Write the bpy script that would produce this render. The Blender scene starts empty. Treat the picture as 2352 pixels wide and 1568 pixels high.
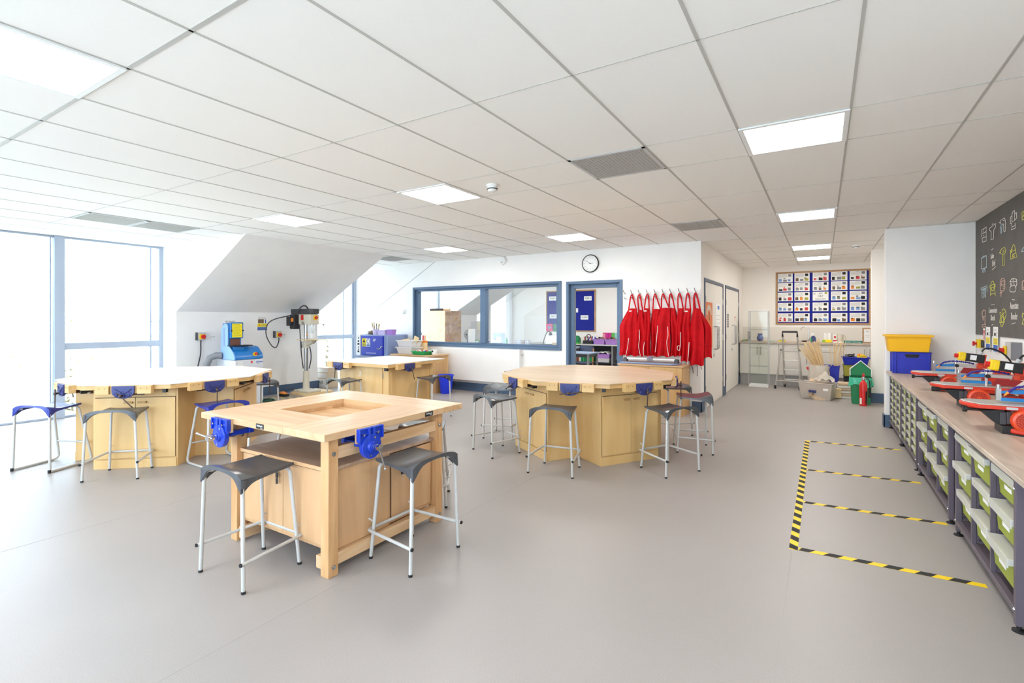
import bpy, bmesh, math, random
from mathutils import Vector, Matrix
C = bpy.context.scene.collection
PI = math.pi
R = math.radians

# ------------------------------------------------------------------ materials
def lin(c):
    return tuple(((v/255)/12.92 if v/255 <= .04045 else ((v/255+.055)/1.055)**2.4) for v in c)

MATS = {}
def M(name, rgb, rough=.5, metal=0.0, noise=0.0, scale=20.0, bump=0.0, bscale=60.0, coat=0.0, spec=.5, alpha=1.0):
    m = bpy.data.materials.new(name); m.use_nodes = True
    nt = m.node_tree; b = nt.nodes['Principled BSDF']
    col = (*lin(rgb), 1)
    b.inputs['Base Color'].default_value = col
    b.inputs['Roughness'].default_value = rough
    b.inputs['Metallic'].default_value = metal
    b.inputs['Specular IOR Level'].default_value = spec
    b.inputs['Coat Weight'].default_value = coat
    if noise or bump:
        tc = nt.nodes.new('ShaderNodeTexCoord')
    if noise:
        n = nt.nodes.new('ShaderNodeTexNoise'); n.inputs['Scale'].default_value = scale; n.inputs['Detail'].default_value = 5
        nt.links.new(tc.outputs['Object'], n.inputs['Vector'])
        r = nt.nodes.new('ShaderNodeValToRGB')
        r.color_ramp.elements[0].position = .3; r.color_ramp.elements[1].position = .7
        r.color_ramp.elements[0].color = (*[x*(1-noise) for x in col[:3]], 1)
        r.color_ramp.elements[1].color = (*[min(1, x*(1+noise*.6)) for x in col[:3]], 1)
        nt.links.new(n.outputs['Fac'], r.inputs['Fac']); nt.links.new(r.outputs['Color'], b.inputs['Base Color'])
    if bump:
        n2 = nt.nodes.new('ShaderNodeTexNoise'); n2.inputs['Scale'].default_value = bscale; n2.inputs['Detail'].default_value = 3
        nt.links.new(tc.outputs['Object'], n2.inputs['Vector'])
        bp = nt.nodes.new('ShaderNodeBump'); bp.inputs['Strength'].default_value = bump; bp.inputs['Distance'].default_value = .01
        nt.links.new(n2.outputs['Fac'], bp.inputs['Height']); nt.links.new(bp.outputs['Normal'], b.inputs['Normal'])
    MATS[name] = m
    return m

def WOOD(name, c1, c2, axis='x', rough=.4, grain=14.0, stave=0.0, across='y', stave_amt=.12, coat=0.0):
    m = bpy.data.materials.new(name); m.use_nodes = True
    nt = m.node_tree; b = nt.nodes['Principled BSDF']; b.inputs['Roughness'].default_value = rough
    b.inputs['Coat Weight'].default_value = coat; b.inputs['Coat Roughness'].default_value = .25
    tc = nt.nodes.new('ShaderNodeTexCoord'); mp = nt.nodes.new('ShaderNodeMapping')
    s = {'x': (.12, 1, 1), 'y': (1, .12, 1), 'z': (1, 1, .12)}[axis]
    mp.inputs['Scale'].default_value = s
    nt.links.new(tc.outputs['Object'], mp.inputs['Vector'])
    n = nt.nodes.new('ShaderNodeTexNoise'); n.inputs['Scale'].default_value = grain; n.inputs['Detail'].default_value = 7
    n.inputs['Distortion'].default_value = .8
    nt.links.new(mp.outputs['Vector'], n.inputs['Vector'])
    r = nt.nodes.new('ShaderNodeValToRGB')
    r.color_ramp.elements[0].position = .34; r.color_ramp.elements[1].position = .66
    r.color_ramp.elements[0].color = (*lin(c2), 1); r.color_ramp.elements[1].color = (*lin(c1), 1)
    nt.links.new(n.outputs['Fac'], r.inputs['Fac'])
    out = r.outputs['Color']
    if stave:
        sp = nt.nodes.new('ShaderNodeSeparateXYZ'); nt.links.new(tc.outputs['Object'], sp.inputs[0])
        d = nt.nodes.new('ShaderNodeMath'); d.operation = 'DIVIDE'; d.inputs[1].default_value = stave
        nt.links.new(sp.outputs[across.upper()], d.inputs[0])
        fl = nt.nodes.new('ShaderNodeMath'); fl.operation = 'FLOOR'; nt.links.new(d.outputs[0], fl.inputs[0])
        wn = nt.nodes.new('ShaderNodeTexWhiteNoise'); wn.noise_dimensions = '1D'; nt.links.new(fl.outputs[0], wn.inputs['W'])
        mr = nt.nodes.new('ShaderNodeMapRange'); mr.inputs['To Min'].default_value = 1-stave_amt; mr.inputs['To Max'].default_value = 1+stave_amt*.5
        nt.links.new(wn.outputs['Value'], mr.inputs['Value'])
        vm = nt.nodes.new('ShaderNodeVectorMath'); vm.operation = 'SCALE'
        nt.links.new(out, vm.inputs[0]); nt.links.new(mr.outputs['Result'], vm.inputs['Scale'])
        out = vm.outputs[0]
    nt.links.new(out, b.inputs['Base Color'])
    MATS[name] = m
    return m

def GLASS(name, tint=(1, 1, 1), ior=1.5, refl=1.0):
    """thin clear sheet: what passes goes straight through, the rest mirrors by Fresnel"""
    m = bpy.data.materials.new(name); m.use_nodes = True
    nt = m.node_tree; nt.nodes.remove(nt.nodes['Principled BSDF'])
    o = nt.nodes['Material Output']
    t = nt.nodes.new('ShaderNodeBsdfTransparent'); t.inputs['Color'].default_value = (*tint, 1)
    g = nt.nodes.new('ShaderNodeBsdfGlossy'); g.inputs['Roughness'].default_value = .0
    f = nt.nodes.new('ShaderNodeFresnel'); ge = nt.nodes.new('ShaderNodeNewGeometry'); mr = nt.nodes.new('ShaderNodeMapRange')   # same mirror share from either side of the sheet
    mr.inputs['To Min'].default_value = ior; mr.inputs['To Max'].default_value = 1/ior
    nt.links.new(ge.outputs['Backfacing'], mr.inputs['Value']); nt.links.new(mr.outputs['Result'], f.inputs['IOR'])
    mu = nt.nodes.new('ShaderNodeMath'); mu.operation = 'MULTIPLY'; mu.inputs[1].default_value = refl; mu.use_clamp = True
    nt.links.new(f.outputs[0], mu.inputs[0])
    mx = nt.nodes.new('ShaderNodeMixShader')
    nt.links.new(mu.outputs[0], mx.inputs['Fac']); nt.links.new(t.outputs[0], mx.inputs[1]); nt.links.new(g.outputs[0], mx.inputs[2])
    nt.links.new(mx.outputs[0], o.inputs['Surface'])
    MATS[name] = m
    return m

def TRANSLUCENT(name, rgb, alpha=.5, rough=.3):
    m = M(name, rgb, rough)
    m.node_tree.nodes['Principled BSDF'].inputs['Alpha'].default_value = alpha
    return m

def EMIT(name, rgb, s):
    m = bpy.data.materials.new(name); m.use_nodes = True
    nt = m.node_tree; nt.nodes.remove(nt.nodes['Principled BSDF'])
    e = nt.nodes.new('ShaderNodeEmission'); e.inputs['Color'].default_value = (*lin(rgb), 1); e.inputs['Strength'].default_value = s
    nt.links.new(e.outputs[0], nt.nodes['Material Output'].inputs['Surface'])
    MATS[name] = m
    return m

# ------------------------------------------------------------------ mesh builder
class MB:
    def __init__(s): s.v = []; s.f = []; s.m = []; s.M = Matrix.Identity(4)
    def add(s, vs, fs, mi=0):
        o = len(s.v); s.v += [tuple(s.M @ Vector(p)) for p in vs]
        s.f += [tuple(i+o for i in f) for f in fs]; s.m += [mi]*len(fs); return s
    def box(s, x0, y0, z0, x1, y1, z1, mi=0):
        vs = [(x, y, z) for z in (z0, z1) for y in (y0, y1) for x in (x0, x1)]
        return s.add(vs, [(0, 2, 3, 1), (4, 5, 7, 6), (0, 1, 5, 4), (2, 6, 7, 3), (0, 4, 6, 2), (1, 3, 7, 5)], mi)
    def cbox(s, c, d, mi=0, rot=None):
        """box by centre and full size, optionally turned by a 3x3/4x4 matrix"""
        a, b, h = d[0]/2, d[1]/2, d[2]/2
        vs = [Vector((x, y, z)) for z in (-h, h) for y in (-b, b) for x in (-a, a)]
        if rot: vs = [rot @ p for p in vs]
        vs = [tuple(p+Vector(c)) for p in vs]
        return s.add(vs, [(0, 2, 3, 1), (4, 5, 7, 6), (0, 1, 5, 4), (2, 6, 7, 3), (0, 4, 6, 2), (1, 3, 7, 5)], mi)
    def cyl(s, p0, p1, r0, r1=None, n=16, mi=0):
        return s.tube([p0, p1], [r0, r0 if r1 is None else r1], n, mi)
    def tube(s, pts, r, n=10, mi=0, closed=False, caps=True):
        pts = [Vector(p) for p in pts]; k = len(pts)
        rs = r if isinstance(r, (list, tuple)) else [r]*k
        tang = []
        for i in range(k):
            if closed: t = pts[(i+1) % k]-pts[i-1]
            else: t = pts[min(i+1, k-1)]-pts[max(i-1, 0)]
            tang.append(t.normalized() if t.length > 1e-9 else Vector((0, 0, 1)))
        a = Vector((0, 0, 1)) if abs(tang[0].z) < .9 else Vector((1, 0, 0))
        nrm = (a-tang[0]*a.dot(tang[0])).normalized()
        vs = []
        for i in range(k):
            if i: 
                q = tang[i-1].rotation_difference(tang[i]); nrm = q @ nrm
                nrm = (nrm-tang[i]*nrm.dot(tang[i])).normalized()
            bi = tang[i].cross(nrm)
            for j in range(n):
                an = 2*PI*j/n
                vs.append(tuple(pts[i]+(nrm*math.cos(an)+bi*math.sin(an))*rs[i]))
        fs = []
        for i in range(k if closed else k-1):
            i2 = (i+1) % k
            for j in range(n):
                j2 = (j+1) % n
                fs.append((i*n+j, i*n+j2, i2*n+j2, i2*n+j))
        if caps and not closed:
            fs.append(tuple(range(n-1, -1, -1))); fs.append(tuple((k-1)*n+j for j in range(n)))
        return s.add(vs, fs, mi)
    def lathe(s, prof, n=24, c=(0, 0, 0), mi=0, caps=True, ring=False):
        if ring: prof = prof+[prof[0]]; caps = False
        vs = []; fs = []; k = len(prof)
        for r, z in prof:
            for j in range(n):
                a = 2*PI*j/n; vs.append((c[0]+r*math.cos(a), c[1]+r*math.sin(a), c[2]+z))
        for i in range(k-1):
            for j in range(n):
                j2 = (j+1) % n; fs.append((i*n+j, i*n+j2, (i+1)*n+j2, (i+1)*n+j))
        if caps and prof[0][0] > 1e-6: fs.append(tuple(range(n-1, -1, -1)))
        if caps and prof[-1][0] > 1e-6: fs.append(tuple((k-1)*n+j for j in range(n)))
        return s.add(vs, fs, mi)
    def prism(s, poly, a0, a1, axis='z', mi=0):
        """extrude a 2-D polygon along an axis: z->(x,y), y->(x,z), x->(y,z)"""
        def P(p, a): return {'z': (p[0], p[1], a), 'y': (p[0], a, p[1]), 'x': (a, p[0], p[1])}[axis]
        k = len(poly); vs = [P(p, a0) for p in poly]+[P(p, a1) for p in poly]
        fs = [tuple(range(k-1, -1, -1)), tuple(range(k, 2*k))]+[(i, (i+1) % k, k+(i+1) % k, k+i) for i in range(k)]
        return s.add(vs, fs, mi)
    def ball(s, c, r, n=12, mi=0, sc=(1, 1, 1)):
        k = n//2; vs = [(c[0], c[1], c[2]-r*sc[2])]; fs = []
        for i in range(1, k):
            p = -PI/2+PI*i/k
            for j in range(n):
                a = 2*PI*j/n
                vs.append((c[0]+r*sc[0]*math.cos(p)*math.cos(a), c[1]+r*sc[1]*math.cos(p)*math.sin(a), c[2]+r*sc[2]*math.sin(p)))
        vs.append((c[0], c[1], c[2]+r*sc[2])); t = len(vs)-1
        for j in range(n):
            j2 = (j+1) % n
            fs.append((0, 1+j2, 1+j)); fs.append((t, 1+(k-2)*n+j, 1+(k-2)*n+j2))
            for i in range(k-2): fs.append((1+i*n+j, 1+i*n+j2, 1+(i+1)*n+j2, 1+(i+1)*n+j))
        return s.add(vs, fs, mi)
    def bin(s, x0, y0, z0, x1, y1, z1, taper=.02, t=.006, rim=.012, mi=0, inner=.012):
        """open tray or crate: tapered walls, a floor and a turned-out rim"""
        a = [(x0+taper, y0+taper), (x1-taper, y0+taper), (x1-taper, y1-taper), (x0+taper, y1-taper)]
        b = [(x0, y0), (x1, y0), (x1, y1), (x0, y1)]
        c = [(x0-rim, y0-rim), (x1+rim, y0-rim), (x1+rim, y1+rim), (x0-rim, y1+rim)]
        bi = [(x0+t, y0+t), (x1-t, y0+t), (x1-t, y1-t), (x0+t, y1-t)]
        ai = [(x0+taper+t, y0+taper+t), (x1-taper-t, y0+taper+t), (x1-taper-t, y1-taper-t), (x0+taper+t, y1-taper-t)]
        zr = z1-max(.006, rim)
        L = [[(*p, z0) for p in a], [(*p, zr) for p in b], [(*p, zr) for p in c], [(*p, z1) for p in c], [(*p, z1) for p in bi], [(*p, z0+inner) for p in ai]]
        vs = sum(L, []); fs = [(3, 2, 1, 0)]
        for i in range(5):
            for j in range(4):
                j2 = (j+1) % 4; fs.append((i*4+j, i*4+j2, i*4+4+j2, i*4+4+j))
        fs.append((20, 21, 22, 23))
        return s.add(vs, fs, mi)
    def surf(s, nu, nv, f, mi=0, thick=0.0):
        """sheet f(u,v), u,v in 0..1; with thickness it is closed all round"""
        P = [[Vector(f(i/nu, j/nv)) for i in range(nu+1)] for j in range(nv+1)]
        vs = [tuple(p) for row in P for p in row]; w = nu+1
        fs = [(j*w+i, j*w+i+1, (j+1)*w+i+1, (j+1)*w+i) for j in range(nv) for i in range(nu)]
        if thick:
            N = []
            for j in range(nv+1):
                for i in range(nu+1):
                    du = P[j][min(i+1, nu)]-P[j][max(i-1, 0)]; dv = P[min(j+1, nv)][i]-P[max(j-1, 0)][i]
                    nn = du.cross(dv); N.append(nn.normalized() if nn.length > 1e-12 else Vector((0, 0, 1)))
            o = len(vs); vs = vs+[tuple(Vector(v)-N[k]*thick) for k, v in enumerate(vs)]
            fs = fs+[tuple(o+i for i in reversed(f)) for f in fs]
            ring = [(0, i) for i in range(nu)]+[(j, nu) for j in range(nv)]+[(nv, i) for i in range(nu, 0, -1)]+[(j, 0) for j in range(nv, 0, -1)]
            ids = [j*w+i for j, i in ring]
            for k in range(len(ids)):
                a, b = ids[k], ids[(k+1) % len(ids)]; fs.append((b, a, a+o, b+o))
        return s.add(vs, fs, mi)
    def mesh(s, name, mats, sharp=38):
        me = bpy.data.meshes.new(name); me.from_pydata(s.v, [], s.f)
        if not isinstance(mats, (list, tuple)): mats = [mats]
        for m in mats: me.materials.append(MATS[m] if isinstance(m, str) else m)
        me.polygons.foreach_set('material_index', s.m)
        bm = bmesh.new(); bm.from_mesh(me); bmesh.ops.recalc_face_normals(bm, faces=bm.faces); bm.to_mesh(me); bm.free()
        me.shade_smooth(); me.set_sharp_from_angle(angle=R(sharp)); me.update()
        return me

def obj(name, mb, mats, parent=None, bevel=0.0, seg=2, label=None, kind=None, loc=None, rot=None, sharp=38):
    o = bpy.data.objects.new(name, mb.mesh(name, mats, sharp)); C.objects.link(o)
    if parent: o.parent = parent
    if loc: o.location = loc
    if rot: o.rotation_euler = rot
    if bevel:
        b = o.modifiers.new('edge', 'BEVEL'); b.width = bevel; b.segments = seg; b.limit_method = 'ANGLE'; b.angle_limit = R(40)
    if label: o['label'] = label
    if kind: o['kind'] = kind
    return o

def tag(o, label, cat, group=None, kind=None):
    o['label'] = label; o['category'] = cat
    if group: o['group'] = group
    if kind: o['kind'] = kind
    return o

def thing(name, label, cat, loc=(0, 0, 0), rz=0.0, group=None):
    o = bpy.data.objects.new(name, None); C.objects.link(o); o.empty_display_size = .05
    o.location = loc; o.rotation_euler = (0, 0, rz)
    return tag(o, label, cat, group)

def struct(name, mb, mats, parent=None, **k):
    return obj(name, mb, mats, parent, kind='structure', **k)

def copy_tree(o, parent=None):
    c = o.copy(); C.objects.link(c)
    if parent: c.parent = parent
    for ch in list(o.children): copy_tree(ch, c)
    return c

def text_mesh(txt, size, extrude=.0006, align='CENTER', sx=1.0):
    cu = bpy.data.curves.new('t', 'FONT'); cu.body = txt; cu.size = size; cu.extrude = extrude; cu.align_x = align; cu.align_y = 'CENTER'
    cu.resolution_u = 2
    t = bpy.data.objects.new('t', cu); C.objects.link(t)
    dg = bpy.context.evaluated_depsgraph_get(); dg.update()
    me = bpy.data.meshes.new_from_object(t.evaluated_get(dg))
    vs = [(v.co.x*sx, v.co.y, v.co.z) for v in me.vertices]; fs = [tuple(p.vertices) for p in me.polygons]
    bpy.data.objects.remove(t); bpy.data.curves.remove(cu); bpy.data.meshes.remove(me)
    return vs, fs

# text laid on a plane: at p, reading along ax, up along up
def put_text(mb, txt, size, p, ax, up, mi=0, sx=1.0, align='CENTER'):
    vs, fs = text_mesh(txt, size, align=align, sx=sx)
    p, ax, up = Vector(p), Vector(ax).normalized(), Vector(up).normalized(); n = ax.cross(up)
    mb.add([tuple(p+ax*v[0]+up*v[1]+n*v[2]) for v in vs], fs, mi)

def smooth(pts, n=5):
    P = [Vector(p) for p in pts]; out = []
    for i in range(len(P)-1):
        a, b, c, d = P[max(i-1, 0)], P[i], P[i+1], P[min(i+2, len(P)-1)]
        for k in range(n):
            t = k/n; out.append(.5*((2*b)+(c-a)*t+(2*a-5*b+4*c-d)*t*t+(3*b-a-3*c+d)*t**3))
    return out+[P[-1]]
def frame4(mb, x0, x1, z0, z1, w, y0, y1, mi=0, bottom=True, wz=None):
    wz = wz or w; zb = z0+wz if bottom else z0
    mb.box(x0, y0, z0, x0+w, y1, z1, mi).box(x1-w, y0, z0, x1, y1, z1, mi).box(x0+w, y0, z1-wz, x1-w, y1, z1, mi)
    if bottom: mb.box(x0+w, y0, z0, x1-w, y1, zb, mi)
    return mb
def roty(a): return Matrix.Rotation(a, 3, 'Y')
def rotx(a): return Matrix.Rotation(a, 3, 'X')
def rotz(a): return Matrix.Rotation(a, 3, 'Z')
def rrect(w, h, r, n=5):
    out = []
    for cx, cy, a0 in ((w/2-r, h/2-r, 0), (-w/2+r, h/2-r, 90), (-w/2+r, -h/2+r, 180), (w/2-r, -h/2+r, 270)):
        for i in range(n+1):
            a = R(a0+90*i/n); out.append((cx+r*math.cos(a), cy+r*math.sin(a)))
    return out

# ------------------------------------------------------------------ material list
M('wall_white', (244, 242, 239), .75, noise=.02, scale=3)
M('wall_far', (247, 242, 235), .75)
M('ceil_tile', (247, 244, 239), .85, noise=.015, scale=150)
M('ceil_bar', (190, 187, 181), .5)
M('gap_shade', (60, 58, 56), .8)
M('blue_trim', (88, 112, 140), .4)
M('skirting', (72, 94, 122), .45)
M('frame_flare_grey', (176, 186, 202), .4)  # frame colour paled to imitate window flare
M('frame_slate', (92, 100, 116), .45)
M('door_white', (236, 231, 222), .45)
M('steel', (190, 190, 190), .25, metal=1)
M('chrome', (215, 215, 215), .12, metal=1)
M('iron_brown', (96, 80, 70), .4, metal=.8)
M('alu', (212, 208, 202), .35, metal=.5)
M('tube_grey', (196, 194, 190), .35, noise=.04, scale=30)
M('seat_grey', (74, 76, 80), .3, noise=.08, scale=25, coat=.2)
M('seat_blue', (38, 54, 150), .3, coat=.2)
M('seat_pale_blue', (96, 116, 200), .3, coat=.2)
M('rubber', (28, 28, 30), .7)
M('black', (26, 26, 28), .45)
M('dark_grey', (64, 64, 68), .5)
M('mid_grey', (132, 132, 136), .5)
M('light_grey', (196, 196, 196), .5)
M('white', (240, 240, 238), .5)
M('paper', (244, 243, 240), .7)
M('cream', (214, 206, 186), .5, noise=.02)
M('kitchen', (226, 220, 210), .45)
M('plinth', (176, 172, 168), .5)
M('vice_navy', (56, 62, 120), .45, bump=.15, bscale=80)
M('vice_navy_light', (150, 156, 205), .5)
M('vice_blue', (24, 62, 190), .35, coat=.15)
M('red_apron', (196, 8, 22), .7, noise=.14, scale=14, bump=.3, bscale=18, spec=.2)
M('cord_white', (232, 228, 220), .7)
M('yellow', (245, 208, 20), .5)
M('yellow_sign', (246, 226, 30), .6)
M('crate_yellow', (250, 190, 8), .45)
M('crate_blue', (34, 48, 178), .45, noise=.08, scale=12)
M('bucket_blue', (28, 58, 230), .4)
M('red', (210, 36, 30), .4)
M('saw_red', (214, 56, 34), .4, noise=.08, scale=12)
M('motor_orange', (226, 74, 34), .35, coat=.2)
M('saw_blue', (30, 124, 190), .4)
M('hose_navy', (52, 40, 140), .4)
M('orange', (240, 140, 40), .5)
M('poster_orange', (226, 120, 62), .55)
M('green', (16, 130, 76), .45)
M('green_tray', (30, 160, 84), .45)
M('bag_green', (70, 196, 158), .2)
M('lime_bin', (150, 160, 52), .5)
M('lime_pale', (200, 216, 110), .45)
M('rack_purple', (98, 88, 98), .45)
M('rack_slot', (52, 46, 54), .5)
M('pin_blue', (24, 36, 140), .9, noise=.05, scale=60)
M('ink_black', (30, 30, 34), .7)
M('ink_blue', (70, 110, 190), .7)
M('ink_grey', (150, 150, 152), .7)
M('ink_brown', (120, 96, 74), .7)
M('sky_photo', (120, 160, 215), .7)
M('chalkboard', (98, 94, 89), .8, noise=.10, scale=6)
M('chalk_white', (226, 220, 212), .9)
M('chalk_blue', (186, 208, 216), .9)
M('chalk_yellow', (216, 214, 92), .9)
M('chalk_peach', (226, 186, 166), .9)
M('sander_blue', (30, 122, 200), .35, coat=.2)
M('sander_pale', (150, 186, 236), .4)
M('belt_brown', (122, 78, 66), .8, noise=.2, scale=90)
M('cabinet_grey', (216, 219, 226), .45)
M('cupboard_pale', (226, 208, 178), .5)
M('chem_blue', (70, 84, 190), .45)
M('chem_grey', (140, 156, 196), .45)
M('extinguisher', (214, 28, 28), .3, coat=.3)
M('cardboard', (204, 180, 150), .8, noise=.05)
M('cardboard_white', (224, 220, 214), .8)
M('dowel', (236, 208, 158), .6, noise=.06, scale=12)
M('purple_bin', (178, 130, 206), .45)
M('purple_pale', (214, 200, 232), .4)
M('magenta', (206, 30, 138), .5)
M('pink', (226, 70, 120), .5)
M('teal', (34, 124, 116), .5)
M('sky_blue_file', (90, 180, 216), .5)
M('mint', (150, 208, 190), .5)
M('leaf_green', (86, 180, 70), .5)
M('vase_blue', (92, 108, 160), .25, coat=.4)
M('desk_blue', (150, 170, 196), .4)
M('navy_chair', (62, 74, 104), .5)
M('olive', (170, 164, 60), .5)
M('leaf_overexposed', (222, 226, 190), .7, noise=.25, scale=3)  # both leaf colours are whitened to imitate overexposed daylight
M('leaf_overexposed_pale', (230, 230, 204), .7, noise=.2, scale=3)
M('bark', (110, 96, 80), .9)
M('ground_bounce', (228, 228, 222), .9, noise=.2, scale=2)  # outdoor ground whitened so it throws skylight up to the ceiling
GLASS('glass_out', (.98, 1, 1), 1.5)
GLASS('glass_in', (.95, .98, 1.0), 1.5, 2.2)
GLASS('glass_case', (.985, .995, .99), 1.3, .6)
TRANSLUCENT('clear_lid', (238, 236, 230), .5, .25)
TRANSLUCENT('clear_box', (222, 214, 204), .55, .25)
TRANSLUCENT('clear_tub', (240, 236, 236), .8, .3)
TRANSLUCENT('guard_clear', (236, 240, 240), .28, .15)
M('coil_green', (28, 66, 50), .5)
TRANSLUCENT('film', (232, 224, 212), .6, .12)
EMIT('panel_light', (255, 251, 245), 25)
WOOD('beech', (224, 190, 150), (204, 162, 118), 'x', .32, 16, .045, 'y', .07)
WOOD('beech_y', (224, 190, 150), (204, 162, 118), 'y', .32, 16, .045, 'x', .07)
WOOD('beech_leg', (218, 174, 124), (198, 148, 98), 'z', .4, 16)
WOOD('beech_panel', (216, 174, 130), (204, 158, 113), 'z', .42, 9)
WOOD('beech_shelf', (190, 160, 136), (164, 132, 110), 'x', .35, 10)
WOOD('ply', (226, 190, 132), (214, 173, 112), 'z', .42, 6)
WOOD('ply_edge', (206, 166, 108), (186, 142, 86), 'z', .5, 20)
WOOD('ply_rail', (222, 184, 126), (208, 166, 106), 'x', .42, 12)
WOOD('ply_top', (222, 199, 168), (208, 181, 147), 'x', .34, 5)
WOOD('maple_cab', (220, 180, 124), (206, 162, 106), 'z', .42, 8)
WOOD('worktop', (204, 187, 170), (180, 162, 145), 'y', .38, 14)
WOOD('oak_frame', (190, 150, 106), (168, 128, 88), 'x', .5, 12)
WOOD('chair_wood', (206, 150, 96), (180, 120, 70), 'z', .45, 10)
# ------------------------------------------------------------------ the setting
HC = 2.665
XR, XC, XW = 1.63, -1.609, -9.5          # right wall, corridor wall, window wall
YB, YF = 8.15, 12.95                     # partition with the window, far wall

def floor_material():
    m = M('floor_vinyl', (184, 178, 175), .42)
    nt = m.node_tree; b = nt.nodes['Principled BSDF']; tc = nt.nodes.new('ShaderNodeTexCoord')
    n = nt.nodes.new('ShaderNodeTexNoise'); n.inputs['Scale'].default_value = 260; n.inputs['Detail'].default_value = 2
    n2 = nt.nodes.new('ShaderNodeTexNoise'); n2.inputs['Scale'].default_value = 1.2; n2.inputs['Detail'].default_value = 6
    nt.links.new(tc.outputs['Object'], n.inputs['Vector']); nt.links.new(tc.outputs['Object'], n2.inputs['Vector'])
    r = nt.nodes.new('ShaderNodeValToRGB'); r.color_ramp.elements[0].position = .3; r.color_ramp.elements[1].position = .7
    r.color_ramp.elements[0].color = (*lin((153, 147, 143)), 1); r.color_ramp.elements[1].color = (*lin((168, 161, 157)), 1)
    r2 = nt.nodes.new('ShaderNodeMapRange'); r2.inputs['To Min'].default_value = .93; r2.inputs['To Max'].default_value = 1.05
    nt.links.new(n.outputs['Fac'], r.inputs['Fac']); nt.links.new(n2.outputs['Fac'], r2.inputs['Value'])
    vm = nt.nodes.new('ShaderNodeVectorMath'); vm.operation = 'SCALE'
    nt.links.new(r.outputs['Color'], vm.inputs[0]); nt.links.new(r2.outputs['Result'], vm.inputs['Scale'])
    nt.links.new(vm.outputs[0], b.inputs['Base Color'])
floor_material()
M('floor_seam', (160, 156, 153), .6)
fl = MB().box(-9.75, -2.0, -.12, 2.2, 13.1, 0)
fl.box(-2.256, -2, 0, -2.252, 8.1, .0006, 1); fl.box(-.168, -2, 0, -.164, 12.2, .0006, 1)
fl.box(-4.344, -2, 0, -4.340, 8.1, .0006, 1); fl.box(-6.43, -2, 0, -6.426, 8.1, .0006, 1)
struct('floor', fl, ['floor_vinyl', 'floor_seam'])

# ceiling: slab, tile joints as slim grid bars
ce = MB().box(-9.75, -2.0, HC, 2.2, 13.1, HC+.1)
ylines = [-.725, -.125, .475, 1.075, 2.275, 3.475, 4.075, 5.275, 6.475, 7.075, 8.275, 9.475, 10.075, 11.275, 11.875]
for k in range(-15, 4):
    x = -.463+.6*k
    ce.box(x-.007, -2, HC-.003, x+.007, 12.95 if x > XC else YB, HC+.001, 1)
for y in ylines:
    w = .010 if y == 1.075 else .0025
    ce.box(-9.5 if y < YB else XC, y-w, HC-.003, 1.63, y+w, HC+.001, 1)
struct('ceiling', ce, ['ceil_tile', 'ceil_bar'])

# left side: the sloping knee wall blocks between the dormer bays
prof = [(-9.75, 0), (-9.0, 0), (-9.0, 1.575), (-7.0, HC), (-9.75, HC)]
struct('wall_left', MB().prism(prof, 4.05, 6.75, 'y'), 'wall_white')
struct('wall_left.001', MB().prism(prof, -2.0, 1.2, 'y'), 'wall_white')
struct('wall_left.002', MB().prism(prof, 11.2, 12.95, 'y'), 'wall_white')

# back partition with openings for the screen window and the doorway
wb = MB()
wx = [-9.75, -7.617, -4.012, -3.916, -2.871, XC]
wb.box(wx[0], YB, 0, wx[1], YB+.15, HC).box(wx[1], YB, 0, wx[2], YB+.15, .88).box(wx[1], YB, 2.14, wx[2], YB+.15, HC)
wb.box(wx[2], YB, 0, wx[3], YB+.15, HC).box(wx[3], YB, 2.12, wx[4], YB+.15, HC).box(wx[4], YB, 0, wx[5], YB+.15, HC)
struct('wall_back', wb, 'wall_white')
struct('wall_corridor', MB().box(XC-.15, YB+.15, 0, XC, YF, HC), 'wall_far')
struct('wall_far', MB().box(-9.75, YF, 0, 2.2, YF+.15, HC), 'wall_far')
struct('wall_right', MB().box(XR, -2, 0, XR+.15, YF, HC), 'wall_white')
struct('wall_return', MB().box(.711, 8.36, 0, XR, 8.52, HC), 'wall_white', bevel=.012)
struct('wall_column', MB().box(.722, 10.7, 0, XR, 10.92, HC), 'wall_far')
wf = MB().box(-9.75, -2.15, 0, -8.6, -2.0, HC).box(-8.6, -2.15, 0, 1.0, -2.0, .25).box(-8.6, -2.15, 2.5, 1.0, -2.0, HC).box(1.0, -2.15, 0, 2.2, -2.0, HC)
struct('wall_front', wf, 'wall_white')
w5 = MB()  # added unseen window row that lets daylight into the near end
for i in range(9): w5.box(-8.6+1.2*i-(.06 if i else 0), -2.12, .25, -8.6+1.2*i+(.06 if i < 8 else 0), -2.02, 2.5)
w5.box(-8.59, -2.11, .251, .99, -2.03, .31).box(-8.59, -2.11, 2.44, .99, -2.03, 2.499)
w5 = struct('added_window', w5, 'frame_flare_grey')
struct('pane', MB().box(-8.58, -2.08, .3, .98, -2.072, 2.45), 'glass_out', w5)
# slim joint strip running up the partition in line with the roof slope
struct('trim_1', MB().prism([(-9.0, 1.56), (-8.985, 1.56), (-6.985, HC), (-7.012, HC)], YB-.006, YB, 'y'), 'ceil_bar')

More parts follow.
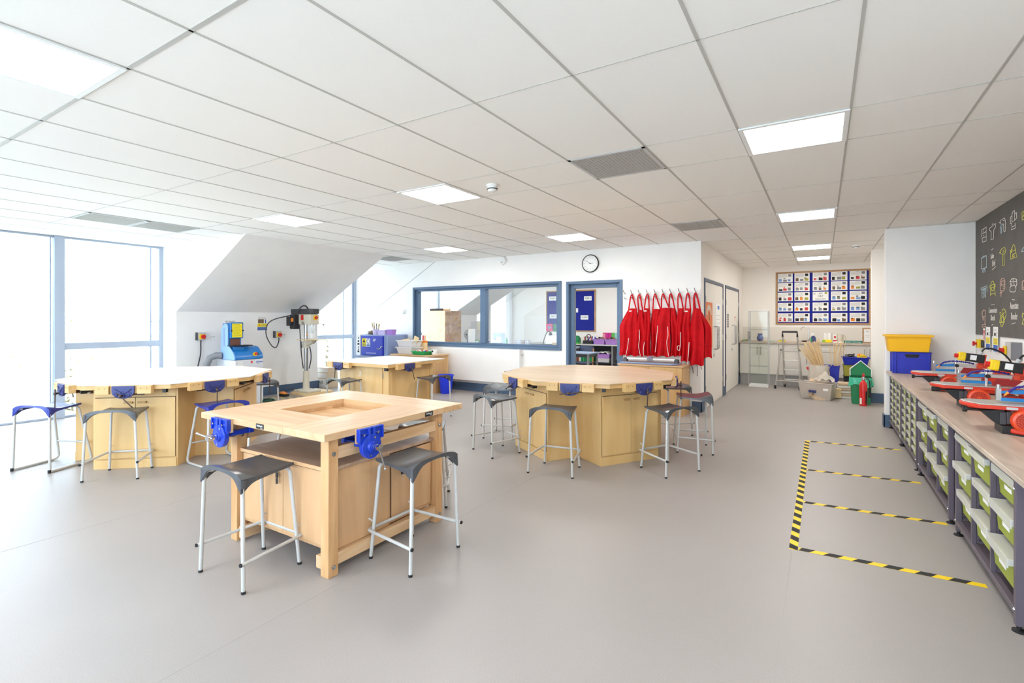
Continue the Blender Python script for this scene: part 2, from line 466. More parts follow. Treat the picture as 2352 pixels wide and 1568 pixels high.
# baseboards
def base(name, x0, y0, x1, y1, h=.165):
    struct(name, MB().box(x0, y0, 0, x1, y1, h), 'skirting', bevel=.004)
base('baseboard_back', -9.5, YB-.018, -3.93, YB); base('baseboard_back.001', -2.85, YB-.018, XC+.018, YB)
base('baseboard_left', -9.0, 4.05, -8.982, 6.77); base('baseboard_left.001', -9.5, 6.75, -8.982, 6.768)
base('baseboard_corridor', XC, YB-.018, XC+.018, 8.37); base('baseboard_corridor.001', XC, 10.15, XC+.018, 10.37); base('baseboard_corridor.002', XC, 12.23, XC+.018, 12.32)
base('baseboard_column', .704, 10.682, XR, 10.7); base('baseboard_column.001', .704, 10.7, .722, 10.938)
base('baseboard_return', .693, 8.342, .76, 8.36); base('baseboard_return.001', .693, 8.342, .711, 8.538)

# outside windows: frames and panes
def ext_window(name, y0, y1, posts, transoms):
    fr = MB()
    for a, b, d in posts: fr.box(XW-.06, a, 0, XW+d, b, HC)
    for a, b, z0, z1 in transoms: fr.box(XW-.055, a-.004, z0, XW+.042, b-.004, z1)
    fr.box(XW-.052, y0+.003, .001, XW+.022, y1-.003, .03).box(XW-.052, y0+.003, HC-.03, XW+.022, y1-.003, HC-.001)
    w = struct(name, fr, 'frame_flare_grey', bevel=.004)
    struct('pane', MB().box(XW-.012, y0+.002, .031, XW-.004, y1-.002, HC-.031), 'glass_out', w)
    hd = MB().cyl((XW+.03, y1-.16, 1.41), (XW+.075, y1-.16, 1.41), .009).cyl((XW+.07, y1-.16, 1.41), (XW+.07, y1-.07, 1.41), .008)
    struct('window_handle', hd, 'steel', w)
ext_window('window_1', 1.2, 4.05, [(1.2, 1.27, .05), (2.60, 2.618, .03), (2.646, 2.764, .06), (3.865, 3.89, .03), (3.995, 4.05, .05)], [(2.764, 4.05, 1.0, 1.095)])
ext_window('window_2', 6.75, 8.15, [(6.75, 6.82, .05), (7.80, 7.825, .03), (8.04, 8.07, .04), (8.09, 8.15, .05)], [(6.82, 8.15, 1.0, 1.09)])
ext_window('window_4', 8.30, 11.2, [(8.3, 8.37, .05), (9.6, 9.72, .06), (11.13, 11.2, .05)], [(9.72, 11.13, 1.0, 1.09)])

# inside screen window
f3 = MB()
x0, x1, z0, z1 = -7.617, -4.012, .88, 2.14
frame4(f3, x0, x1, z0, z1, .05, YB-.022, YB+.155)
frame4(f3, x0+.05, x1-.05, z0+.05, z1-.05, .07, YB+.03, YB+.13, wz=.042)
f3.box(-5.83, YB+.012, z0+.092, -5.70, YB+.128, z1-.092)
w3 = struct('window_3', f3, 'blue_trim', bevel=.006)
struct('pane', MB().box(x0+.12, YB+.085, z0+.09, -5.83, YB+.09, z1-.08), 'glass_in', w3)
struct('pane', MB().box(-5.70, YB+.085, z0+.09, x1-.12, YB+.09, z1-.08), 'glass_in', w3)

# open doorway to the next classroom
fd = MB()
frame4(fd, -3.916, -2.871, 0, 2.12, .051, YB-.02, YB+.17, bottom=False)
frame4(fd, -3.865, -2.922, 0, 2.069, .07, YB+.06, YB+.15, bottom=False)
d1 = struct('door_1', fd, 'blue_trim', bevel=.005)
struct('door_leaf', MB().box(-2.99, YB+.17, .01, -2.945, YB+1.02, 2.0), 'door_white', d1)

# two pairs of white store doors in the corridor wall
def store_door(name, y0, y1):
    h = 2.11; fr = MB()
    fr.box(XC-.02, y0, 0, XC+.016, y0+.055, h).box(XC-.02, y1-.055, 0, XC+.016, y1, h).box(XC-.02, y0+.055, h-.055, XC+.016, y1-.055, h)
    fr.box(XC-.019, y0+.055, .001, XC+.001, y1-.055, h-.055)
    d = struct(name, fr, 'frame_slate', bevel=.004)
    ym = (y0+y1)/2
    for a, b, s in ((y0+.06, ym-.002, 1), (ym+.002, y1-.06, -1)):
        lf = struct('door_leaf', MB().box(XC-.015, a, .012, XC+.006, b, h-.062), 'door_white', d, bevel=.002)
        yh = ym-s*.075
        hd = MB().tube([(XC+.006, yh, .93), (XC+.055, yh, .93), (XC+.066, yh, .945), (XC+.066, yh, 1.305), (XC+.055, yh, 1.32), (XC+.006, yh, 1.32)], .010)
        struct('door_handle', hd, 'steel', lf)
        if s == 1:
            struct('lock', MB().cyl((XC+.006, yh+.005, .83), (XC+.012, yh+.005, .83), .014).cyl((XC+.006, yh+.005, .805), (XC+.011, yh+.005, .805), .01), 'dark_grey', lf)
        yy = a-.008 if s == 1 else b+.008
        for zz in (.28, 1.06, 1.72): struct('hinge', MB().cyl((XC+.012, yy, zz), (XC+.012, yy, zz+.1), .009), 'steel', lf)
store_door('door_2', 8.38, 10.14); store_door('door_3', 10.38, 12.2)

# ------------------------------------------------------------------ ceiling fittings
def light_panel(x, y, label):
    t = thing('ceiling_light_panel', label, 'ceiling light', (x+.3, y+.3, HC), 0, 'square ceiling light panels')
    f = MB()
    for a, b, c, d in ((-.298, -.298, .298, -.27), (-.298, .27, .298, .298), (-.298, -.27, -.27, .27), (.27, -.27, .298, .27)): f.box(a, b, -.012, c, d, -.001)
    obj('frame', f, 'white', t)
    obj('diffuser', MB().box(-.272, -.272, -.010, .272, .272, -.003), 'panel_light', t)
LP = [(-.463, 3.475, 'square lit ceiling panel nearest the camera on the right side'),
      (-.463, 6.475, 'square lit ceiling panel second along the row towards the pinboard'),
      (-.463, 9.475, 'square lit ceiling panel third along the row, over the corridor doors'),
      (-.463, 11.275, 'square lit ceiling panel last in the row, closest to the pinboard'),
      (-3.463, 3.475, 'square lit ceiling panel just left of the smoke detector'),
      (-3.463, 6.475, 'square lit ceiling panel above and left of the wall clock'),
      (-5.863, 3.475, 'square lit ceiling panel above the left octagonal bench, in front of the slope'),
      (-5.863, 6.475, 'square lit ceiling panel near the diagonal wall joint and small far vent'),
      (-3.463, .475, 'large looking lit ceiling panel cut by the top left photo edge'),
      (-.463, .475, 'lit ceiling panel straight above the camera'),
      (-6.463, .475, 'lit ceiling panel beside the near window bay, left of frame')]
for a in LP: light_panel(*a)

def vent(x, y, label, w=.6, l=.6):
    t = thing('ceiling_vent', label, 'ceiling vent', (x+w/2, y+l/2, HC), 0, 'grey ceiling vents')
    f = MB(); a, b = w/2-.004, l/2-.004
    f.box(-a, -b, -.008, a, -b+.022, -.001).box(-a, b-.022, -.008, a, b, -.001).box(-a, -b, -.008, -a+.022, b, -.001).box(a-.022, -b, -.008, a, b, -.001)
    obj('frame', f, 'light_grey', t)
    g = MB().box(-a+.02, -b+.02, -.003, a-.02, b-.02, -.001, 1)
    n = 22
    for i in range(n):
        p = -a+.03+(2*a-.06)*i/(n-1); g.box(p-.006, -b+.022, -.006, p+.006, b-.022, -.003)
        q = -b+.03+(2*b-.06)*i/(n-1); g.box(-a+.022, q-.005, -.0065, a-.022, q+.005, -.003)
    obj('grille', g, ['vent_grey', 'mid_grey'], t)
M('vent_grey', (176, 172, 164), .6)
vent(-1.663, 3.475, 'large grey perforated ceiling vent in the middle of the ceiling')
vent(-1.663, 6.475, 'grey ceiling vent above the row of red aprons')
vent(-7.663, 2.275, 'grey green ceiling vent nearest the left window, left one of the pair')
vent(-7.663, 2.875, 'grey green ceiling vent, right one of the pair near the left window')
vent(-7.663, 6.95, 'small looking vent at the top of the roof slope by the back wall')

def smoke(x, y, label):
    t = thing('smoke_detector', label, 'smoke detector', (x, y, HC))
    obj('base', MB().lathe([(.052, 0), (.055, -.012), (.05, -.018)], 24), 'white', t)
    obj('sensor_head', MB().lathe([(.044, -.018), (.046, -.034), (.036, -.06), (.02, -.066), (0, -.066)], 24).lathe([(.0475, -.036), (.0475, -.045)], 24, mi=1), ['white', 'dark_grey'], t)
smoke(-2.541, 3.749, 'round white smoke detector on the ceiling beside the lit panel')
smoke(.46, 9.9, 'small white smoke detector above the far end of the corridor')

# ------------------------------------------------------------------ outdoors
struct('ground', MB().box(-60, -60, -4.2, 40, 60, -4.0), 'ground_bounce')
random.seed(5)
def tree(x, y, h, r, label, pale):
    t = thing('tree', label, 'tree', (x, y, -4), 0, 'trees outside the windows')
    obj('trunk', MB().tube([(0, 0, 0), (.1, .05, h*.3), (-.05, .1, h*.7)], [.22, .16, .06], 8), 'bark', t)
    lf = MB()
    for _ in range(1900):
        a, p = random.uniform(0, 2*PI), math.acos(random.uniform(-1, 1)); q = r*random.random()**.4
        c = Vector((q*math.sin(p)*math.cos(a), q*math.sin(p)*math.sin(a), h*.62+q*1.25*math.cos(p)))
        d1 = Vector((random.gauss(0, 1), random.gauss(0, 1), random.gauss(0, 1))).normalized()*random.uniform(.09, .2)
        d2 = d1.orthogonal().normalized()*d1.length*.6
        lf.add([tuple(c-d1), tuple(c+d2), tuple(c+d1), tuple(c-d2)], [(0, 1, 2, 3)])
    obj('foliage', lf, 'leaf_overexposed_pale' if pale else 'leaf_overexposed', t)
tree(-17, 1.2, 6.6, 1.9, 'overexposed pale tree seen through the left tall window pane', 1)
tree(-20.5, 6.0, 6.2, 2.0, 'pale tree seen low through the window above the left bench', 0)
tree(-22, 11.2, 6.0, 2.2, 'pale tree outside beyond the pillar drill', 1)
tree(-22, 17, 6.2, 2.5, 'pale tree outside the neighbouring classroom window', 0)

# ------------------------------------------------------------------ light and camera
w = bpy.data.worlds.new('sky'); bpy.context.scene.world = w; w.use_nodes = True
bg = w.node_tree.nodes['Background']; bg.inputs['Color'].default_value = (.70, .84, 1, 1); bg.inputs['Strength'].default_value = 7.6
cam = bpy.data.cameras.new('camera'); co = bpy.data.objects.new('camera', cam); C.objects.link(co)
cam.sensor_width = 36; cam.lens = 36*1148/2352; cam.shift_y = -51/2352; cam.clip_start = .05
co.location = (0, 0, 1.447); co.rotation_euler = (PI/2, 0, math.atan(714/1148))
sc = bpy.context.scene; sc.camera = co
sc.view_settings.view_transform = 'Standard'; sc.view_settings.look = 'None'; sc.view_settings.exposure = 0.17; sc.view_settings.gamma = 1
sc.cycles.use_denoising = True
sc.cycles.max_bounces = 10; sc.cycles.diffuse_bounces = 6; sc.cycles.transparent_max_bounces = 16
# ------------------------------------------------------------------ stools
def seat_mb():
    """saddle seat: arched front edge, dished middle, leg cups at the two front corners"""
    NU, NV = 20, 16
    def top(u, v):
        hw = .203-.040*v; x = u*hw; y = -.185+.338*v
        # slightly rounded plan corners
        zf = .632-.034*abs(u)**4.5; f = math.exp(-(v/.30)**2)
        base = .590+.008*v*v+.008*abs(u)**4*v*v
        return Vector((x, y, base+f*(zf-.591)))
    def skirt(u, v):
        cu, cv = abs(u), v
        d = math.hypot((1-cu)*.2, cv*.36)
        return .016+.043*math.exp(-(d/.050)**2)+.016*math.exp(-(d/.12)**2)
    mb = MB(); vs = []; w = NU+1; n = w*(NV+1)
    for j in range(NV+1):
        for i in range(w): vs.append(tuple(top(-1+2*i/NU, j/NV)))
    for j in range(NV+1):
        for i in range(w):
            p = top(-1+2*i/NU, j/NV); vs.append((p.x*.955, p.y*.955, p.z-.011))
    fs = []
    for j in range(NV):
        for i in range(NU):
            a = j*w+i; fs.append((a, a+1, a+w+1, a+w)); fs.append((n+a, n+a+w, n+a+w+1, n+a+1))
    ring = [(i, 0) for i in range(NU)]+[(NU, j) for j in range(NV)]+[(i, NV) for i in range(NU, 0, -1)]+[(0, j) for j in range(NV, 0, -1)]
    o = len(vs); k = len(ring)
    for i, j in ring:
        u, v = -1+2*i/NU, j/NV; p = top(u, v); vs.append((p.x*1.012, p.y*1.012, p.z-skirt(u, v)))
    for i, j in ring:
        u, v = -1+2*i/NU, j/NV; p = top(u, v); vs.append((p.x*.965, p.y*.965, p.z-skirt(u, v)))
    for q in range(k):
        q2 = (q+1) % k; a = ring[q][1]*w+ring[q][0]; b = ring[q2][1]*w+ring[q2][0]
        fs += [(b, a, o+q, o+q2), (o+q2, o+q, o+k+q, o+k+q2), (o+k+q2, o+k+q, n+a, n+b)]
    mb.add(vs, fs)
    # solid cups holding the front legs
    for s in (-1, 1): mb.tube([(s*.188, -.170, .590), (s*.193, -.174, .548)], [.020, .0155], 10)
    return mb
SEAT = seat_mb()
def stool_root(label, seat):
    t = thing('stool', label, 'stool', (0, 0, 0), 0, 'school workshop stools')
    obj('seat', SEAT, seat, t, sharp=50)
    return t
def make_stool(seat='seat_grey'):
    t = stool_root('grey stool', seat)
    for s in (-1, 1):
        lf = obj('leg', MB().tube([(s*.150, -.140, .588), (s*.178, -.160, .584), (s*.192, -.170, .560), (s*.2165, -.179, .012)], .0108, 12), 'tube_grey', t)
        obj('foot_cap', MB().cyl((s*.2167, -.179, .014), (s*.217, -.179, 0), .0118, n=12), 'rubber', lf)
        lr = MB().tube([(s*.100, .126, .576), (s*.132, .136, .572), (s*.146, .141, .550), (s*.180, .179, .012)], .0108, 12)
        lr.cyl((s*.171, .172, .225), (s*.171, .205, .232), .005, n=8)
        lr = obj('leg', lr, 'tube_grey', t)
        obj('foot_cap', MB().cyl((s*.1802, .179, .014), (s*.1805, .179, 0), .0118, n=12), 'rubber', lr)
    pts = [(-.224, -.196, .158), (-.194, .162, .172), (-.188, .184, .173), (-.166, .192, .173), (.166, .192, .173), (.188, .184, .173), (.194, .162, .172), (.224, -.196, .158)]
    st = obj('stretcher', MB().tube(pts, .0095, 10), 'tube_grey', t)
    for s in (-1, 1): obj('end_plug', MB().cyl((s*.2239, -.194, .158), (s*.2243, -.202, .1577), .0105, n=10), 'rubber', st)
    return t
def make_sled(seat='seat_blue'):
    t = stool_root('blue stool', seat)
    for s in (-1, 1):
        pts = [(s*.150, -.140, .588), (s*.180, -.162, .584), (s*.193, -.172, .560), (s*.206, -.180, .018)]
        lf = obj('leg', MB().tube(pts, .0108, 12), 'tube_grey', t)
        obj('foot_cap', MB().cyl((s*.207, -.186, .0), (s*.207, -.186, .030), .013, n=12), 'rubber', lf)
        pts = [(s*.207, -.180, .0115), (s*.200, .180, .0115), (s*.197, .215, .020), (s*.194, .232, .045), (s*.190, .225, .085), (s*.150, .144, .550), (s*.134, .136, .572), (s*.100, .126, .576)]
        obj('leg', MB().tube(pts, .0108, 12), 'tube_grey', t)
    obj('stretcher', MB().tube([(-.182, .208, .2), (.182, .208, .2)], .009, 10), 'tube_grey', t)
    return t
grey0, sled0 = make_stool(), make_sled()
used = {'g': 0, 's': 0}
def stool(kind, x, y, rz, label):
    src = grey0 if kind == 'g' else sled0
    o = copy_tree(src) if used[kind] else src
    used[kind] += 1
    o.location = (x, y, 0); o.rotation_euler = (0, 0, R(rz)); o['label'] = label
    return o
stool('g', -2.81, 1.668, 0, 'grey stool nearest the camera, in front of the square bench with the sunken tray')
stool('g', -2.147, 2.30, 90, 'grey stool on the right side of the square bench, under its right blue vice')
stool('g', -3.66, 2.44, -90, 'grey stool half hidden behind the left edge of the square bench')
stool('g', -2.71, 3.035, -54, 'grey stool behind the far edge of the square bench, only a leg showing')
stool('g', -3.03, 4.56, -26.8, 'grey stool left of the brown topped octagonal bench, nearer of two')
stool('g', -3.38, 5.23, -77.5, 'grey stool left of the brown topped octagonal bench, farther of two')
stool('g', -2.172, 4.29, 8.3, 'grey stool in front of the plain notch of the brown topped octagonal bench')
stool('g', -1.262, 4.88, 60.6, 'grey stool in front of the double cupboard of the brown topped octagonal bench')
stool('g', -1.235, 5.79, 109.7, 'grey stool with reddish sheen on its seat, at the right end of the octagonal bench')
stool('g', -1.66, 6.43, 147, 'grey stool behind the right end of the octagonal bench, by the low cupboard')
stool('g', -5.555, 2.03, 44.5, 'grey stool in front of the cupboard of the glare whitened octagonal bench')
stool('g', -6.43, 3.88, 180, 'pale grey stool behind the right end of the glare whitened octagonal bench')
stool('g', -5.71, 4.745, -9, 'grey stool left of the small glare whitened bench, over its light doors')
stool('g', -4.895, 5.64, 90, 'grey stool right of the small glare whitened bench, beside the blue bucket')
stool('s', -5.20, 2.74, 90, 'bright blue stool on a sled base between the glare whitened octagonal and square benches')
stool('s', -6.44, 1.78, 23.7, 'blue stool on a sled base washed pale by the left window, leftmost stool')

# ------------------------------------------------------------------ vices
def dplate(w, h, n=12):
    r = w/2; out = [(-r, 0), (r, 0), (r, -h+r*.95)]
    out = [(-r, 0), (r, 0)]
    for i in range(n+1):
        a = PI*i/n; out.append((r*math.cos(a), -h*.42-h*.58*math.sin(a)))
    return out
VB = MB()
VB.prism(dplate(.188, .118), -.004, .020, 'y')
for s in (-1, 1):
    VB.tube([(s*.066, .024, -.030), (s*.012, .024, -.066)], .006, 6); VB.ball((s*.066, .022, -.030), .0085, 8); VB.ball((s*.052, .020, -.086), .014, 10, sc=(1, .7, 1))
VB.tube([(-.074, .022, -.07), (-.045, .022, -.055), (0, .022, -.05), (.045, .022, -.055), (.074, .022, -.07)], .004, 6)
VB.cyl((0, .0, -.088), (0, .030, -.088), .019, n=16)
VD = MB().cyl((-.055, -.22, -.088), (-.055, 0, -.088), .009, n=8).cyl((.055, -.22, -.088), (.055, 0, -.088), .009, n=8).box(-.075, -.22, -.112, .075, -.19, -.06).cyl((0, -.2, -.088), (0, .062, -.088), .0095, n=10).ball((0, .058, -.088), .015, 10)
def handle_mb(ang, off):
    d = Vector((math.sin(ang), 0, -math.cos(ang))); c = Vector((0, .058, -.088)); a, b = c-d*(.085-off), c+d*(.085+off)
    return MB().cyl(a, b, .0055, n=8).ball(a, .008, 8).ball(b, .008, 8)
def bench_vice(parent, x, y, z, rz, ang, off, mat='vice_navy'):
    v = obj('vice', VB, mat, parent, loc=(x, y, z), rot=(0, 0, rz), label='blue D shaped cast iron vice')
    obj('screw', VD, 'iron_brown', v); obj('handle', handle_mb(ang, off), 'iron_brown', v)
    return v
def cheek_mb():
    c = MB().box(-.235, 0, -.083, -.118, .056, -.006).box(-.112, 0, -.080, .114, .040, -.004).box(.120, 0, -.083, .235, .056, -.006)
    for x in (-.2, -.15, .15, .2):
        c.cyl((x, .050, -.03), (x, .0575, -.03), .004, n=8, mi=1)
    for i in range(3): c.ball((-.07+.035*i, .015, -.085), .010, 8, mi=1)
    return c
CH = cheek_mb()

# ------------------------------------------------------------------ octagonal benches
WOOD('ply_top_glare', (240, 236, 230), (232, 226, 217), 'x', .32, 4)  # birch ply top with window glare put into its colour
HT = .835
def octagon_bench(label, cx, cy, a0, top_mat, handles):
    t = thing('workbench', label, 'workbench', (cx, cy, 0), 0, 'octagonal workbenches')
    V = [(math.cos(R(a0+45*k)), math.sin(R(a0+45*k))) for k in range(8)]
    obj('tabletop', MB().prism(V, HT-.010, HT), top_mat, t, bevel=.002)
    ap = MB(); W = [(x*.985, y*.985) for x, y in V]; I = [(x*.93, y*.93) for x, y in V]
    for k in range(8):
        k2 = (k+1) % 8; ap.prism([W[k], W[k2], I[k2], I[k]], HT-.052, HT-.010)
    obj('apron', ap, 'ply_rail', t, bevel=.002)
    obj('underside', MB().prism([(x*.95, y*.95) for x, y in V], HT-.024, HT-.010), 'ply_rail', t)
    for k in range(4):
        a = R(a0+22.5+90*k)
        c = MB().box(-.37, -.745, 0, .37, -.36, HT-.052).box(-.36, -.757, 0, .36, -.745, .085)
        c.box(-.352, -.752, .690, .352, -.745, HT-.054)
        c.box(-.352, -.7475, .094, .352, -.745, .6885, 1)  # dark plate paints shade into the gaps round the doors
        cb = obj('cabinet', c, ['ply', 'gap_shade'], t, bevel=.002, rot=(0, 0, a+PI/2))
        for s in (-1, 1):
            xa, xb = (.002, .349) if s > 0 else (-.349, -.002)
            d = obj('door', MB().box(xa, -.759, .098, xb, -.748, .685), 'ply', cb, bevel=.0015)
            obj('handle', MB().box(s*.022 if s > 0 else -.100, -.777, .630, .100 if s > 0 else -.022, -.760, .648).box(s*.030-.004, -.762, .632, s*.030+.004, -.757, .646).box(s*.092-.004, -.762, .632, s*.092+.004, -.757, .646), 'ply_edge', d, bevel=.004)
    co_ = MB()
    co_.box(-.365, -.365, 0, .365, .365, HT-.052); ob = obj('core', co_, 'ply', t, rot=(0, 0, R(a0+22.5)))
    for k in range(8):
        a = R(a0+22.5+45*k); ca, sa = math.cos(a), math.sin(a); ap_ = .924*.985
        obj('vice_cheek', CH, ['ply_rail', 'iron_brown'], t, bevel=.0025, loc=(ca*ap_, sa*ap_, HT-.004), rot=(0, 0, a-PI/2))
        br = MB().box(-.33, -.06, -.085, -.30, -.012, -.048)
        obj('bracket', br, 'black', t, loc=(ca*ap_, sa*ap_, HT-.004), rot=(0, 0, a-PI/2))
        bench_vice(t, ca*(ap_+.040), sa*(ap_+.040), HT-.012, a-PI/2, *handles[k])
    return t
octagon_bench('octagonal birch workbench with a worn tan top near the red aprons, on the right', -2.29, 5.345, -145, 'ply_top',
    [(1.15, .0), (1.45, .0), (.05, .05), (.1, .05), (.3, .03), (.2, 0), (.9, 0), (.4, 0)])
octagon_bench('octagonal birch workbench with window glare coloured into its white top beside the left window', -6.19, 2.76, -70.5, 'ply_top_glare',
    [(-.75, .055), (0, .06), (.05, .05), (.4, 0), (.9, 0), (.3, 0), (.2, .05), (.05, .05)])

# ------------------------------------------------------------------ small square bench at the back
def small_bench():
    t = thing('workbench', 'small square birch workbench with a glare whitened top at the back, by the white radiator', 'workbench', (-5.615, 5.47, 0))
    h = .60
    obj('tabletop', MB().box(-h, -h, HT-.010, h, h, HT), 'ply_top_glare', t, bevel=.002)
    ap = MB()
    for a, b, c, d in ((-h, -h, h, -h+.05), (-h, h-.05, h, h), (-h, -h+.05, -h+.05, h-.05), (h-.05, -h+.05, h, h-.05)): ap.box(a*.99, b*.99, HT-.055, c*.99, d*.99, HT-.010)
    obj('apron', ap, 'ply_rail', t, bevel=.002)
    c = MB().box(-.50, -.50, 0, .50, .42, HT-.055)
    c.box(.50, -.50, 0, .512, -.43, HT-.055).box(.50, .36, 0, .512, .42, HT-.055)
    cb = obj('cabinet', c, 'ply', t, bevel=.002)
    for xa, xb in ((-.47, -.05), (-.045, .40)):
        d = obj('door', MB().box(xa, -.512, .08, xb, -.50, HT-.062), 'ply', cb, bevel=.0015)
        obj('hinge', MB().box(xb+.002, -.514, .62, xb+.012, -.502, .70), 'steel', d)
    for x, y, rz, an, of in ((.594, -.22, -PI/2, -.3, .055), (-.36, -.594, PI, .12, .05)):
        obj('vice_cheek', CH, ['ply_rail', 'iron_brown'], t, bevel=.0025, loc=(x, y, HT-.004), rot=(0, 0, rz))
        dx, dy = (.040, 0) if rz < 0 else (0, -.040)
        bench_vice(t, x+dx, y+dy, HT-.012, rz, an, of, 'vice_navy')
    obj('bracket', MB().box(.50, -.57, HT-.10, .55, -.54, HT-.06), 'black', t)
    return t
small_bench()

# ------------------------------------------------------------------ square beech bench with a tool well
def beech_bench():
    t = thing('workbench', 'square beech workbench with a sunken tray in its top, nearest the camera', 'workbench', (-2.93, 2.37, 0))
    ox, oy = -2.93, 2.37
    x0, x1, y0, y1 = -3.57-ox, -2.29-ox, 1.76-oy, 2.98-oy
    a0, a1, b0, b1 = -3.223-ox, -2.665-ox, 2.11-oy, 2.655-oy
    zt, zb = .82, .78
    obj('top_board', MB().box(x0, y0, zb, a1-.001, b0, zt), 'beech', t, bevel=.0025)
    obj('top_board', MB().box(a1, y0, zb, x1, b1-.001, zt), 'beech_y', t, bevel=.0025)
    obj('top_board', MB().box(a0+.001, b1, zb, x1, y1, zt), 'beech', t, bevel=.0025)
    obj('top_board', MB().box(x0, b0+.001, zb, a0, y1, zt), 'beech_y', t, bevel=.0025)
    w = MB().box(a0-.01, b0-.01, .745, a1+.01, b1+.01, .757)
    for p in ((a0-.012, b0-.012, a1+.012, b0-.001), (a0-.012, b1+.001, a1+.012, b1+.012), (a0-.012, b0, a0-.001, b1), (a1+.001, b0, a1+.012, b1)): w.box(p[0], p[1], .745, p[2], p[3], .79)
    obj('tool_well', w, 'beech', t)
    L = [(-3.313, 1.82), (-2.402, 1.82), (-3.313, 2.732), (-2.402, 2.732)]
    for lx, ly in L:
        l = obj('leg', MB().box(lx-ox, ly-oy, 0, lx+.068-ox, ly+.068-oy, zb), 'beech_leg', t, bevel=.003)
        b = MB()
        for zz in (.055, .69):
            b.cyl((lx+.068-ox, ly+.034-oy, zz), (lx+.074-ox, ly+.034-oy, zz), .013, n=12).cyl((lx+.070-ox, ly+.034-oy, zz), (lx+.079-ox, ly+.034-oy, zz), .008, n=6)
        obj('bolt', b, 'steel', l)
    for lx in (-3.303, -2.385):
        for za, zb2 in ((.655, .725), (.055, .12)): obj('rail', MB().box(lx-ox, 1.888-oy, za, lx+.045-ox, 2.732-oy, zb2), 'beech_y', t, bevel=.002)
    for ly in (1.888, 2.69): obj('rail', MB().box(-3.245-ox, ly-oy, .73, -2.402-ox, ly+.042-oy, zb), 'beech', t, bevel=.002)
    obj('rail', MB().box(-2.452-ox, 1.828-oy, .035, -2.404-ox, 2.75-oy, .105), 'beech_y', t, bevel=.002)
    obj('rail', MB().box(-3.243-ox, 1.832-oy, .020, -3.20-ox, 2.75-oy, .095), 'beech_y', t, bevel=.002)
    obj('shelf', MB().box(-3.245-ox, 1.845-oy, .585, -2.36-ox, 2.75-oy, .603, 0).box(-3.245-ox, 1.843-oy, .583, -2.36-ox, 1.846-oy, .604, 1), ['beech_shelf', 'beech_panel'], t)
    cu = obj('cupboard', MB().box(-3.235-ox, 1.87-oy, .125, -2.385-ox, 2.74-oy, .584).box(-3.23-ox, 1.868-oy, .148, -2.404-ox, 1.870-oy, .577, 1).box(-2.385-ox, 2.334-oy, .146, -2.383-ox, 2.719-oy, .576, 1), ['beech_panel', 'gap_shade'], t, bevel=.002)  # thin dark sheets stand in for shade in the door gaps
    for xa, xb in ((-3.23, -2.805), (-2.800, -2.405)): 
        d = obj('door', MB().box(xa-ox, 1.855-oy, .15, xb-ox, 1.869-oy, .575), 'beech_panel', cu, bevel=.0015)
        if xa < -3: obj('lock', MB().cyl((xb-.035-ox, 1.855-oy, .50), (xb-.035-ox, 1.84-oy, .50), .012, n=12).box(xb-.043-ox, 1.836-oy, .44, xb-.027-ox, 1.84-oy, .475, 1).box(xb-.045-ox, 1.836-oy, .478, xb-.025-ox, 1.842-oy, .51, 1), ['steel', 'black'], d)
    d = obj('door', MB().box(-2.385-ox, 2.34-oy, .15, -2.371-ox, 2.715-oy, .572), 'beech_panel', cu, bevel=.0015)
    obj('lock', MB().cyl((-2.371-ox, 2.40-oy, .485), (-2.352-ox, 2.40-oy, .485), .013, n=12).box(-2.354-ox, 2.40-oy, .474, -2.345-ox, 2.432-oy, .496, 1).box(-2.352-ox, 2.400-oy, .43, -2.346-ox, 2.424-oy, .458, 1).cyl((-2.349-ox, 2.412-oy, .405), (-2.349-ox, 2.412-oy, .43), .004, n=6), ['steel', 'black'], d)
    obj('panel', MB().box(-2.385-ox, 1.892-oy, .122, -2.374-ox, 2.325-oy, .58), 'beech_panel', cu, bevel=.0015)
    for p, ax in (((-2.888-ox, y0-.0012, .800), (1, 0, 0)), ((x1+.0012, 2.605-oy, .800), (0, 1, 0))):
        n = MB(); A = Vector(ax); 
        n.cbox(p, (.078, .0024, .030) if ax[0] else (.0024, .078, .030), 0)
        q = Vector(p)+Vector((ax[1], -ax[0], 0))*.0016
        put_text(n, 'EduBench', .0150, tuple(q+Vector((0, 0, .003))), ax, (0, 0, 1), 1)
        put_text(n, 'Furniture', .006, tuple(q+A*.018+Vector((0, 0, -.008))), ax, (0, 0, 1), 1)
        obj('name_plate', n, ['black', 'white'], t)
    def blue_vice(x, y, rz, up, hd):
        v = MB()
        v.prism([(-.088, 0), (.088, 0), (.088, -.075), (.060, -.105), (-.060, -.105), (-.088, -.075)], 0, .016, 'y')
        for s in (-1, 1):
            v.tube([(s*.07, .020, -.036), (s*.022, .020, -.036)], .007, 6); v.box(s*.088-.004, 0, -.075, s*.088+.004, .03, 0)
        v.box(-.026, .010, -.09, -.010, .032, 0).box(.010, .010, -.09, .026, .032, 0).box(-.08, .01, -.008, .08, .026, 0)
        v.prism([(.072*math.cos(2*PI*i/20), -.112+.072*math.sin(2*PI*i/20)) for i in range(20)], 0, .030, 'y')
        v.cyl((0, .02, -.112), (0, .044, -.112), .040, .030, 20).cyl((0, .03, -.112), (0, .05, -.112), .022, n=16)
        v.box(-.05, -.16, -.115, .05, 0, -.085).box(-.06, -.17, -.115, .06, -.14, -.045)
        o = obj('vice', v, 'vice_blue', t, bevel=.002, loc=(x, y, .815), rot=(0, 0, rz), label='bright blue woodworking vice bolted to the bench edge')
        w_ = MB()
        for q in ((-.045, -.036), (.062, -.036), (-.02, -.062), (.012, -.165)): w_.cyl((q[0], .016, q[1]), (q[0], .034, q[1]), .007, n=10)
        obj('bolt', w_, 'chrome', o)
